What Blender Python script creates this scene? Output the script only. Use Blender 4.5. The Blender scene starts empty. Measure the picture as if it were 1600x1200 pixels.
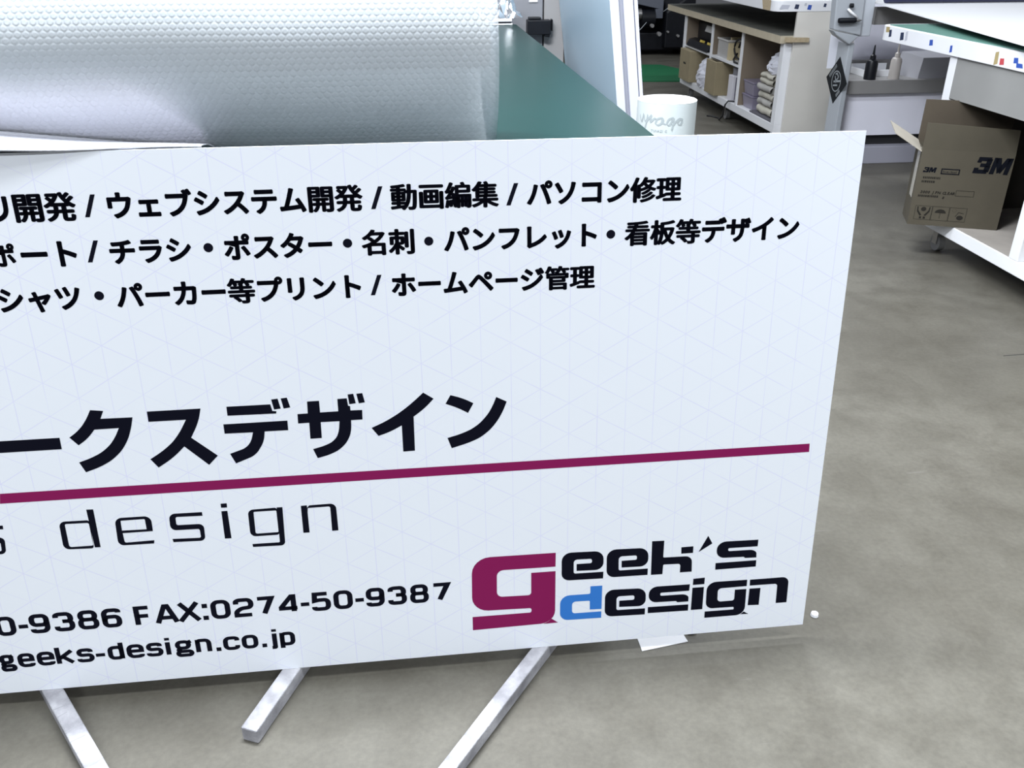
import bpy, bmesh, math, random
from mathutils import Vector, Matrix, Euler
from math import radians as R, pi, sin, cos, tan
S = bpy.context.scene
COL = S.collection
random.seed(7)

# ------------------------------------------------------------------ camera
cam_data = bpy.data.cameras.new('camera')
cam_data.sensor_fit = 'HORIZONTAL'
cam_data.sensor_width = 36.0
cam_data.lens = 1375.143 / 1600 * 36.0
cam_data.clip_start = 0.02
cam_data.clip_end = 60
cam = bpy.data.objects.new('camera', cam_data)
COL.objects.link(cam)
pitch, yaw, roll = R(27.436), R(6.698), R(-0.045)
f = Vector((sin(yaw) * cos(pitch), cos(yaw) * cos(pitch), -sin(pitch)))
r = Vector((cos(yaw), -sin(yaw), 0))
u = r.cross(f)
r2 = r * cos(roll) + u * sin(roll)
u2 = u * cos(roll) - r * sin(roll)
cam.matrix_world = Matrix.Translation((-0.6927, -1.1933, 1.1993)) @ Matrix((r2, u2, -f)).transposed().to_4x4()
S.camera = cam

# ------------------------------------------------------------------ light
S.view_settings.view_transform = 'Standard'
S.view_settings.look = 'None'
S.view_settings.exposure = 0.06
S.view_settings.gamma = 1.0
S.view_settings.use_curve_mapping = False
wd = bpy.data.worlds.new('world')
S.world = wd
wd.use_nodes = True
wd.node_tree.nodes['Background'].inputs[0].default_value = (0.86, 0.9, 1.0, 1)
wd.node_tree.nodes['Background'].inputs[1].default_value = 0.22


def ceiling_and_fill_lamp(x, y, power, z=2.75, sx=1.25, sy=0.3, rx=0.0):
    l = bpy.data.lights.new('ceiling_and_fill_light', 'AREA')
    l.shape = 'RECTANGLE'
    l.size, l.size_y = sx, sy
    l.energy = power
    l.color = (0.91, 0.955, 1.0)
    o = bpy.data.objects.new('ceiling_and_fill_light', l)
    o.location = (x, y, z)
    o.rotation_euler = (rx, 0, 0)
    COL.objects.link(o)


for lx, ly, lp in ((-2.6, -2.8, 76), (0.4, -2.8, 78), (-2.6, -0.5, 52), (-0.9, 0.42, 205), (1.2, -0.6, 66), (-2.4, 2.0, 62), (0.2, 1.9, 50), (3.0, 1.0, 36), (-1.8, 4.4, 55), (1.4, 4.8, 55), (0.5, 7.4, 30)):  # front pair added to brighten the sign, strongest one added over the roll
    ceiling_and_fill_lamp(lx, ly, lp)

# ------------------------------------------------------------------ materials
MATS = {}


def mat(name, col, rough=0.5, metal=0.0, spec=0.5, var=0.0, scale=8.0, col2=None, bump=0.0, bscale=60.0, trans=0.0, alpha=1.0, detail=4.0):
    """plain or two-tone noise-mottled principled material (object coordinates)"""
    if name in MATS:
        return MATS[name]
    m = bpy.data.materials.new(name)
    m.use_nodes = True
    nt = m.node_tree
    b = nt.nodes['Principled BSDF']
    b.inputs['Base Color'].default_value = (*col, 1)
    b.inputs['Roughness'].default_value = rough
    b.inputs['Metallic'].default_value = metal
    b.inputs['Specular IOR Level'].default_value = spec
    b.inputs['Transmission Weight'].default_value = trans
    b.inputs['Alpha'].default_value = alpha
    tc = nt.nodes.new('ShaderNodeTexCoord')
    if var or col2:
        n = nt.nodes.new('ShaderNodeTexNoise')
        n.inputs['Scale'].default_value = scale
        n.inputs['Detail'].default_value = detail
        nt.links.new(tc.outputs['Object'], n.inputs['Vector'])
        rp = nt.nodes.new('ShaderNodeValToRGB')
        rp.color_ramp.elements[0].position = 0.32
        rp.color_ramp.elements[1].position = 0.68
        c2 = col2 if col2 else tuple(min(1, c * (1 - var)) for c in col)
        rp.color_ramp.elements[0].color = (*c2, 1)
        rp.color_ramp.elements[1].color = (*col, 1)
        nt.links.new(n.outputs['Fac'], rp.inputs['Fac'])
        nt.links.new(rp.outputs['Color'], b.inputs['Base Color'])
    if bump:
        n2 = nt.nodes.new('ShaderNodeTexNoise')
        n2.inputs['Scale'].default_value = bscale
        nt.links.new(tc.outputs['Object'], n2.inputs['Vector'])
        bp = nt.nodes.new('ShaderNodeBump')
        bp.inputs['Strength'].default_value = bump
        bp.inputs['Distance'].default_value = 0.002
        nt.links.new(n2.outputs['Fac'], bp.inputs['Height'])
        nt.links.new(bp.outputs['Normal'], b.inputs['Normal'])
    MATS[name] = m
    return m


class NB:
    """tiny node-maths helper"""

    def __init__(self, nt):
        self.nt = nt

    def m(self, op, a, b=None, c=None):
        n = self.nt.nodes.new('ShaderNodeMath')
        n.operation = op
        for i, v in enumerate((a, b, c)):
            if v is None:
                continue
            if isinstance(v, (int, float)):
                n.inputs[i].default_value = v
            else:
                self.nt.links.new(v, n.inputs[i])
        return n.outputs[0]

    def noise(self, vec, scale, detail=3.0, rough=0.5):
        n = self.nt.nodes.new('ShaderNodeTexNoise')
        n.inputs['Scale'].default_value = scale
        n.inputs['Detail'].default_value = detail
        n.inputs['Roughness'].default_value = rough
        self.nt.links.new(vec, n.inputs['Vector'])
        return n.outputs['Fac']

    def ramp(self, fac, stops):
        n = self.nt.nodes.new('ShaderNodeValToRGB')
        el = n.color_ramp.elements
        while len(el) < len(stops):
            el.new(0.5)
        for e, (p, c) in zip(el, stops):
            e.position = p
            e.color = (*c, 1)
        self.nt.links.new(fac, n.inputs['Fac'])
        return n.outputs['Color']

    def mix(self, fac, a, b, mode='MIX'):
        n = self.nt.nodes.new('ShaderNodeMix')
        n.data_type = 'RGBA'
        n.blend_type = mode
        for s, v in ((n.inputs[0], fac), (n.inputs[6], a), (n.inputs[7], b)):
            if isinstance(v, (int, float)):
                s.default_value = v
            elif isinstance(v, tuple):
                s.default_value = (*v, 1)
            else:
                self.nt.links.new(v, s)
        return n.outputs[2]


def new_mat(name, rough=0.5):
    m = bpy.data.materials.new(name)
    m.use_nodes = True
    nt = m.node_tree
    b = nt.nodes['Principled BSDF']
    b.inputs['Roughness'].default_value = rough
    tc = nt.nodes.new('ShaderNodeTexCoord')
    return m, nt, b, tc, NB(nt)


def floor_material():
    m, nt, b, tc, k = new_mat('concrete_floor', 0.42)
    o = tc.outputs['Object']
    big = k.noise(o, 1.3, 4, 0.55)
    mid = k.noise(o, 7.0, 6, 0.62)
    fine = k.noise(o, 90.0, 3, 0.6)
    c = k.ramp(big, [(0.3, (0.091, 0.086, 0.073)), (0.7, (0.131, 0.126, 0.109))])
    c = k.mix(k.ramp(mid, [(0.36, (0.75, 0.75, 0.75)), (0.62, (0, 0, 0))]), c, (0.079, 0.074, 0.062))
    c = k.mix(0.35, c, k.ramp(fine, [(0.3, (0.30, 0.28, 0.25)), (0.7, (0.56, 0.54, 0.49))]), 'OVERLAY')
    # scattered dark specks and scuffs
    vo = nt.nodes.new('ShaderNodeTexVoronoi')
    vo.inputs['Scale'].default_value = 6.5
    nt.links.new(o, vo.inputs['Vector'])
    spk = k.m('LESS_THAN', vo.outputs['Distance'], 0.022)
    c = k.mix(k.m('MULTIPLY', spk, 0.75), c, (0.06, 0.055, 0.05))
    mp = nt.nodes.new('ShaderNodeMapping')
    mp.inputs['Rotation'].default_value = (0, 0, 0.5)
    mp.inputs['Scale'].default_value = (1.0, 14.0, 1.0)
    nt.links.new(o, mp.inputs['Vector'])
    sc = k.noise(mp.outputs['Vector'], 2.2, 5, 0.6)
    c = k.mix(k.m('MULTIPLY', k.m('GREATER_THAN', sc, 0.69), 0.25), c, (0.16, 0.15, 0.14))
    nt.links.new(c, b.inputs['Base Color'])
    b.inputs['Specular IOR Level'].default_value = 0.35
    nt.links.new(k.m('MULTIPLY_ADD', mid, 0.35, 0.3), b.inputs['Roughness'])
    bp = nt.nodes.new('ShaderNodeBump')
    bp.inputs['Strength'].default_value = 0.12
    bp.inputs['Distance'].default_value = 0.002
    nt.links.new(fine, bp.inputs['Height'])
    nt.links.new(bp.outputs['Normal'], b.inputs['Normal'])
    return m


def sign_material():
    """white printed face with the faint lavender lattice of triangles"""
    m, nt, b, tc, k = new_mat('printed_sign_face', 0.38)
    sp = nt.nodes.new('ShaderNodeSeparateXYZ')
    nt.links.new(tc.outputs['Object'], sp.inputs[0])
    X, Z = sp.outputs[0], sp.outputs[2]
    d, a, x0, z0, w = 0.0474, 0.05473, -0.879, 0.891, 0.0009
    dx = k.m('SUBTRACT', X, x0)
    dz = k.m('SUBTRACT', Z, z0)
    tot = None
    for i in range(3):
        if i == 0:
            t, per = k.m('DIVIDE', dx, d), d
        else:
            t = k.m('DIVIDE', k.m('MULTIPLY_ADD', dx, tan(R(30)) * (1 if i == 1 else -1), dz), a)
            per = a * cos(R(30))
        fr = k.m('ABSOLUTE', k.m('SUBTRACT', k.m('FRACT', k.m('ADD', t, 0.5)), 0.5))
        ln = k.m('SUBTRACT', 1.0, k.m('SMOOTH_MIN', k.m('DIVIDE', k.m('MULTIPLY', fr, per), w), 1.0, 0.3))
        ln = k.m('MAXIMUM', ln, 0.0)
        mp = nt.nodes.new('ShaderNodeMapping')
        mp.inputs['Location'].default_value = (3.1 * i, 0, 1.7 * i)
        nt.links.new(tc.outputs['Object'], mp.inputs['Vector'])
        ns = k.noise(mp.outputs['Vector'], 11.0, 2)
        msk = nt.nodes.new('ShaderNodeMapRange')
        msk.inputs[1].default_value, msk.inputs[2].default_value = 0.36, 0.6
        msk.inputs[3].default_value, msk.inputs[4].default_value = 0.3, 1.0
        nt.links.new(ns, msk.inputs[0])
        ln = k.m('MULTIPLY', ln, msk.outputs[0])
        tot = ln if tot is None else k.m('MAXIMUM', tot, ln)
    c = k.mix(k.m('MULTIPLY', tot, 0.6), (0.80, 0.84, 0.90), (0.60, 0.59, 0.89))
    nt.links.new(c, b.inputs['Base Color'])
    b.inputs['Specular IOR Level'].default_value = 0.4
    return m


def bubble_material(name, col, tr, alpha, dense=False):
    """bubble wrap: rows of round blisters as bump on a thin translucent film (cylinder along local x)"""
    m, nt, b, tc, k = new_mat(name, 0.22)
    sp = nt.nodes.new('ShaderNodeSeparateXYZ')
    nt.links.new(tc.outputs['Object'], sp.inputs[0])
    ang = k.m('ARCTAN2', sp.outputs[1], sp.outputs[2])
    uu = sp.outputs[0]
    vv = k.m('MULTIPLY', ang, 0.18)
    P = 0.0112
    H = P * 1.45

    def cell(du, dv):
        fu = k.m('MULTIPLY', k.m('SUBTRACT', k.m('FRACT', k.m('DIVIDE', k.m('ADD', uu, 50 * P + du), P)), 0.5), P)
        fv = k.m('MULTIPLY', k.m('SUBTRACT', k.m('FRACT', k.m('DIVIDE', k.m('ADD', vv, 50 * H + dv), H)), 0.5), H)
        return k.m('SQRT', k.m('ADD', k.m('MULTIPLY', fu, fu), k.m('MULTIPLY', fv, fv)))
    dist = k.m('MINIMUM', cell(0, 0), cell(P / 2, H / 2))
    mr = nt.nodes.new('ShaderNodeMapRange')
    mr.interpolation_type = 'SMOOTHSTEP'
    mr.inputs[1].default_value, mr.inputs[2].default_value = 0.0026, 0.0052
    mr.inputs[3].default_value, mr.inputs[4].default_value = 1.0, 0.0
    nt.links.new(dist, mr.inputs[0])
    bp = nt.nodes.new('ShaderNodeBump')
    bp.inputs['Strength'].default_value = 0.2
    bp.inputs['Distance'].default_value = 0.003
    nt.links.new(mr.outputs[0], bp.inputs['Height'])
    nt.links.new(bp.outputs['Normal'], b.inputs['Normal'])
    b.inputs['Base Color'].default_value = (*col, 1)
    b.inputs['Transmission Weight'].default_value = tr
    if dense:
        # the loose end doubles the film over the lower front at the left: denser, whiter film there
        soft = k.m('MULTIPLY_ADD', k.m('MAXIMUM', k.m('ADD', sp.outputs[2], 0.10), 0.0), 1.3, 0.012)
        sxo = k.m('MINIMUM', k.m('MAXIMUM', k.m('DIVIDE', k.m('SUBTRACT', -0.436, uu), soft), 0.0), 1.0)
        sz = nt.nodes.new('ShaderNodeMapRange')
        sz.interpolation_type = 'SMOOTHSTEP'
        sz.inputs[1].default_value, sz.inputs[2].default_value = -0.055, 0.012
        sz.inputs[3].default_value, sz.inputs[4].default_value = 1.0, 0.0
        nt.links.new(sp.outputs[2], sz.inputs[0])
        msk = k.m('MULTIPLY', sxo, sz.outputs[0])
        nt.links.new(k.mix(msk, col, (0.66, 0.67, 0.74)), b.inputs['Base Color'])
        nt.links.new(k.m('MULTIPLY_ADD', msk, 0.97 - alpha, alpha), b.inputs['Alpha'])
    else:
        b.inputs['Alpha'].default_value = alpha
    b.inputs['IOR'].default_value = 1.3
    return m


# ------------------------------------------------------------------ mesh helpers
class MB:
    def __init__(self):
        self.v, self.f, self.sm, self.mi = [], [], [], []

    def add(self, vs, fs, smooth=False, mi=0):
        o = len(self.v)
        self.v += [tuple(x) for x in vs]
        for q in fs:
            self.f.append(tuple(o + i for i in q))
            self.sm.append(smooth)
            self.mi.append(mi)
        return self

    def box(self, x0, x1, y0, y1, z0, z1, mi=0):
        vs = [(x, y, z) for z in (z0, z1) for y in (y0, y1) for x in (x0, x1)]
        return self.add(vs, [(0, 2, 3, 1), (4, 5, 7, 6), (0, 1, 5, 4), (2, 6, 7, 3), (0, 4, 6, 2), (1, 3, 7, 5)], mi=mi)

    def obox(self, c, h, rot, mi=0):
        """box centred at c with half sizes h and an Euler rotation"""
        M = Euler(rot).to_matrix()
        vs = [Vector(c) + M @ Vector((x * h[0], y * h[1], z * h[2])) for z in (-1, 1) for y in (-1, 1) for x in (-1, 1)]
        return self.add(vs, [(0, 2, 3, 1), (4, 5, 7, 6), (0, 1, 5, 4), (2, 6, 7, 3), (0, 4, 6, 2), (1, 3, 7, 5)], mi=mi)

    def hexa(self, low, high, mi=0):
        """prism between two matching 3-D polygons"""
        n = len(low)
        fs = [tuple(reversed(range(n))), tuple(range(n, 2 * n))]
        fs += [(i, (i + 1) % n, n + (i + 1) % n, n + i) for i in range(n)]
        return self.add(list(low) + list(high), fs, mi=mi)

    def prism(self, poly, z0, z1, mi=0):
        return self.hexa([(x, y, z0) for x, y in poly], [(x, y, z1) for x, y in poly], mi)

    def revolve(self, prof, c=(0, 0, 0), axis='Z', n=32, smooth=True, mi=0):
        """profile of (radius, height) points turned round an axis"""
        runs, cur = [], [prof[0]]
        for i in range(1, len(prof)):
            cur.append(prof[i])
            if i < len(prof) - 1:
                a = Vector(prof[i]) - Vector(prof[i - 1])
                b = Vector(prof[i + 1]) - Vector(prof[i])
                if a.length and b.length and a.angle(b) > 0.6:      # keep hard edges hard
                    runs.append(cur)
                    cur = [prof[i]]
        runs.append(cur)
        for run in runs:
            vs, fs = [], []
            for rr, h in run:
                for i in range(n):
                    t = 2 * pi * i / n
                    p = (rr * cos(t), rr * sin(t), h)
                    if axis == 'X':
                        p = (h, rr * cos(t), rr * sin(t))
                    if axis == 'Y':
                        p = (rr * sin(t), h, rr * cos(t))
                    vs.append((c[0] + p[0], c[1] + p[1], c[2] + p[2]))
            for j in range(len(run) - 1):
                for i in range(n):
                    fs.append((j * n + i, j * n + (i + 1) % n, (j + 1) * n + (i + 1) % n, (j + 1) * n + i))
            self.add(vs, fs, smooth, mi)
        return self

    def tube(self, pts, rad, n=8, mi=0):
        pts = [Vector(p) for p in pts]
        vs, fs = [], []
        for i, p in enumerate(pts):
            t = (pts[min(i + 1, len(pts) - 1)] - pts[max(i - 1, 0)]).normalized()
            a = t.cross(Vector((0, 0, 1)))
            if a.length < 1e-3:
                a = t.cross(Vector((0, 1, 0)))
            a.normalize()
            b = t.cross(a)
            for j in range(n):
                q = 2 * pi * j / n
                vs.append(p + a * rad * cos(q) + b * rad * sin(q))
        for i in range(len(pts) - 1):
            for j in range(n):
                fs.append((i * n + j, i * n + (j + 1) % n, (i + 1) * n + (j + 1) % n, (i + 1) * n + j))
        fs.append(tuple(range(n)))
        fs.append(tuple(reversed(range((len(pts) - 1) * n, len(pts) * n))))
        return self.add(vs, fs, True, mi)

    def grid(self, rows, smooth=True, mi=0):
        nr, nc = len(rows), len(rows[0])
        vs = [p for rw in rows for p in rw]
        fs = [(i * nc + j, i * nc + j + 1, (i + 1) * nc + j + 1, (i + 1) * nc + j) for i in range(nr - 1) for j in range(nc - 1)]
        return self.add(vs, fs, smooth, mi)


def obj(name, mb, mats, parent=None, bevel=0.0, label=None):
    me = bpy.data.meshes.new(name)
    me.from_pydata(mb.v, [], mb.f)
    me.polygons.foreach_set('use_smooth', mb.sm)
    me.polygons.foreach_set('material_index', mb.mi)
    for m in (mats if isinstance(mats, (list, tuple)) else [mats]):
        me.materials.append(m)
    me.update()
    bm = bmesh.new()
    bm.from_mesh(me)
    bmesh.ops.recalc_face_normals(bm, faces=bm.faces)
    bm.to_mesh(me)
    bm.free()
    o = bpy.data.objects.new(name, me)
    COL.objects.link(o)
    if parent:
        o.parent = parent
    if bevel:
        md = o.modifiers.new('bevel', 'BEVEL')
        md.width = bevel
        md.segments = 2
        md.limit_method = 'ANGLE'
    if label:
        o['label'] = label
    return o


def tag(o, label, cat, group=None):
    o['label'] = label
    o['category'] = cat
    if group:
        o['group'] = group
    return o


def thing(name, label, cat, loc=(0, 0, 0), rot=(0, 0, 0), group=None):
    o = bpy.data.objects.new(name, None)
    o.empty_display_size = 0.05
    o.location = loc
    o.rotation_euler = rot
    COL.objects.link(o)
    return tag(o, label, cat, group)


def struct(name, mb, m):
    o = obj(name, mb, m)
    o['kind'] = 'structure'
    return o


def rounded(pts, steps=6):
    """polygon corners (x, y, radius) -> outline with rounded corners"""
    out = []
    n = len(pts)
    for i, p in enumerate(pts):
        c = Vector(p[:2])
        rr = p[2] if len(p) > 2 else 0
        if rr <= 0:
            out.append((c.x, c.y))
            continue
        a = Vector(pts[i - 1][:2]) - c
        b = Vector(pts[(i + 1) % n][:2]) - c
        ra = min(rr, a.length * 0.5)
        rb = min(rr, b.length * 0.5)
        p0, p3 = c + a.normalized() * ra, c + b.normalized() * rb
        p1, p2 = c + a.normalized() * ra * 0.448, c + b.normalized() * rb * 0.448
        for s in range(steps + 1):
            t = s / steps
            q = p0 * (1 - t) ** 3 + p1 * 3 * t * (1 - t) ** 2 + p2 * 3 * t * t * (1 - t) + p3 * t ** 3
            out.append((q.x, q.y))
    return out


def fill2d(loops):
    """flat filled mesh of closed outlines (inner outlines are holes) -> verts, faces"""
    cu = bpy.data.curves.new('outline', 'CURVE')
    cu.dimensions = '2D'
    cu.fill_mode = 'BOTH'
    for lp in loops:
        sp = cu.splines.new('POLY')
        sp.points.add(len(lp) - 1)
        for i, p in enumerate(lp):
            sp.points[i].co = (p[0], p[1], 0, 1)
        sp.use_cyclic_u = True
    o = bpy.data.objects.new('outline', cu)
    COL.objects.link(o)
    me = bpy.data.meshes.new_from_object(o.evaluated_get(bpy.context.evaluated_depsgraph_get()))
    vs = [tuple(v.co) for v in me.vertices]
    fs = [tuple(p.vertices) for p in me.polygons]
    bpy.data.objects.remove(o)
    bpy.data.curves.remove(cu)
    bpy.data.meshes.remove(me)
    return vs, fs


GLYPH = {}


def glyph(ch, offset=0.0):
    """one character of the built-in font as a flat mesh, em = 1"""
    if (ch, offset) in GLYPH:
        return GLYPH[(ch, offset)]
    cu = bpy.data.curves.new('g', 'FONT')
    cu.body = ch
    cu.offset = offset
    cu.resolution_u = 4
    o = bpy.data.objects.new('g', cu)
    COL.objects.link(o)
    me = bpy.data.meshes.new_from_object(o.evaluated_get(bpy.context.evaluated_depsgraph_get()))
    vs = [tuple(v.co)[:2] for v in me.vertices]
    fs = [tuple(p.vertices) for p in me.polygons]
    bpy.data.objects.remove(o)
    bpy.data.curves.remove(cu)
    bpy.data.meshes.remove(me)
    GLYPH[(ch, offset)] = (vs, fs)
    return vs, fs

# ------------------------------------------------------------------ palette
WHITE = mat('white_laminate', (0.74, 0.75, 0.78), 0.4, var=0.05, scale=5)
CREAM = mat('cream_laminate', (0.62, 0.60, 0.56), 0.5, var=0.08, scale=4)
LILAC = mat('pale_lilac_panel', (0.80, 0.80, 0.90), 0.45, var=0.04, scale=5)
GREYM = mat('grey_painted_metal', (0.36, 0.385, 0.42), 0.42, var=0.05, scale=9)
GREYD = mat('taupe_grey_metal', (0.24, 0.235, 0.235), 0.5, var=0.06, scale=9)
BLACKP = mat('black_plastic', (0.007, 0.008, 0.012), 0.42, spec=0.3, var=0.3, scale=20)
BLACKR = mat('black_rubber', (0.015, 0.015, 0.017), 0.7)
STEEL = mat('brushed_steel', (0.48, 0.47, 0.47), 0.3, metal=0.9, var=0.15, scale=30)
MDF = mat('raw_chipboard', (0.44, 0.36, 0.24), 0.75, col2=(0.35, 0.28, 0.18), scale=90)
DARKTOP = mat('dark_worn_top', (0.17, 0.17, 0.15), 0.55, col2=(0.10, 0.105, 0.095), scale=6)
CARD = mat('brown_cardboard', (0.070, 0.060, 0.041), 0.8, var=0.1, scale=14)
CARDB = mat('plain_cardboard', (0.27, 0.225, 0.14), 0.8, var=0.1, scale=14)
CARDIN = mat('cardboard_inside', (0.07, 0.055, 0.038), 0.85, var=0.12, scale=14)
BROWNIN = mat('brown_back_board', (0.16, 0.115, 0.075), 0.8, var=0.15, scale=6)
MATG = mat('green_cutting_mat', (0.0062, 0.026, 0.0240), 0.3, spec=0.05, var=0.08, scale=3, bump=0.06, bscale=500)
MATG2 = mat('pale_green_cutting_mat', (0.085, 0.20, 0.165), 0.45, var=0.06, scale=3)
MATF = mat('bright_green_board', (0.003, 0.125, 0.045), 0.55, var=0.12, scale=3)
PAPER = mat('white_paper', (0.82, 0.83, 0.86), 0.6)
INK = mat('navy_black_ink', (0.004, 0.0045, 0.011), 0.55, spec=0.06)
CRIM = mat('crimson_ink', (0.222, 0.0085, 0.083), 0.5, spec=0.15)
BLUEI = mat('blue_ink', (0.035, 0.185, 0.58), 0.5, spec=0.15)
FOAM = mat('white_styrofoam', (0.45, 0.45, 0.48), 0.75, col2=(0.20, 0.20, 0.22), scale=22, bump=0.5, bscale=240, detail=6)
BLUETAPE = mat('blue_tape_residue', (0.03, 0.08, 0.36), 0.5)
DARKTAPE = mat('dark_tape_residue', (0.02, 0.03, 0.07), 0.5)
OCHRE = mat('ochre_tape_residue', (0.34, 0.27, 0.13), 0.6)
REDTAPE = mat('red_tape_residue', (0.45, 0.06, 0.07), 0.5)
GREYTAPE = mat('grey_tape_residue', (0.45, 0.46, 0.52), 0.5)

# ------------------------------------------------------------------ setting
fl = MB().box(-5, 6, -3.5, 10.5, -0.1, 0.0)
struct('floor', fl, floor_material())
struct('wall_back', MB().box(-5, 6, 10.5, 10.6, 0, 3.0), mat('grey_wall', (0.30, 0.30, 0.31), 0.8, var=0.05, scale=2))

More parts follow.
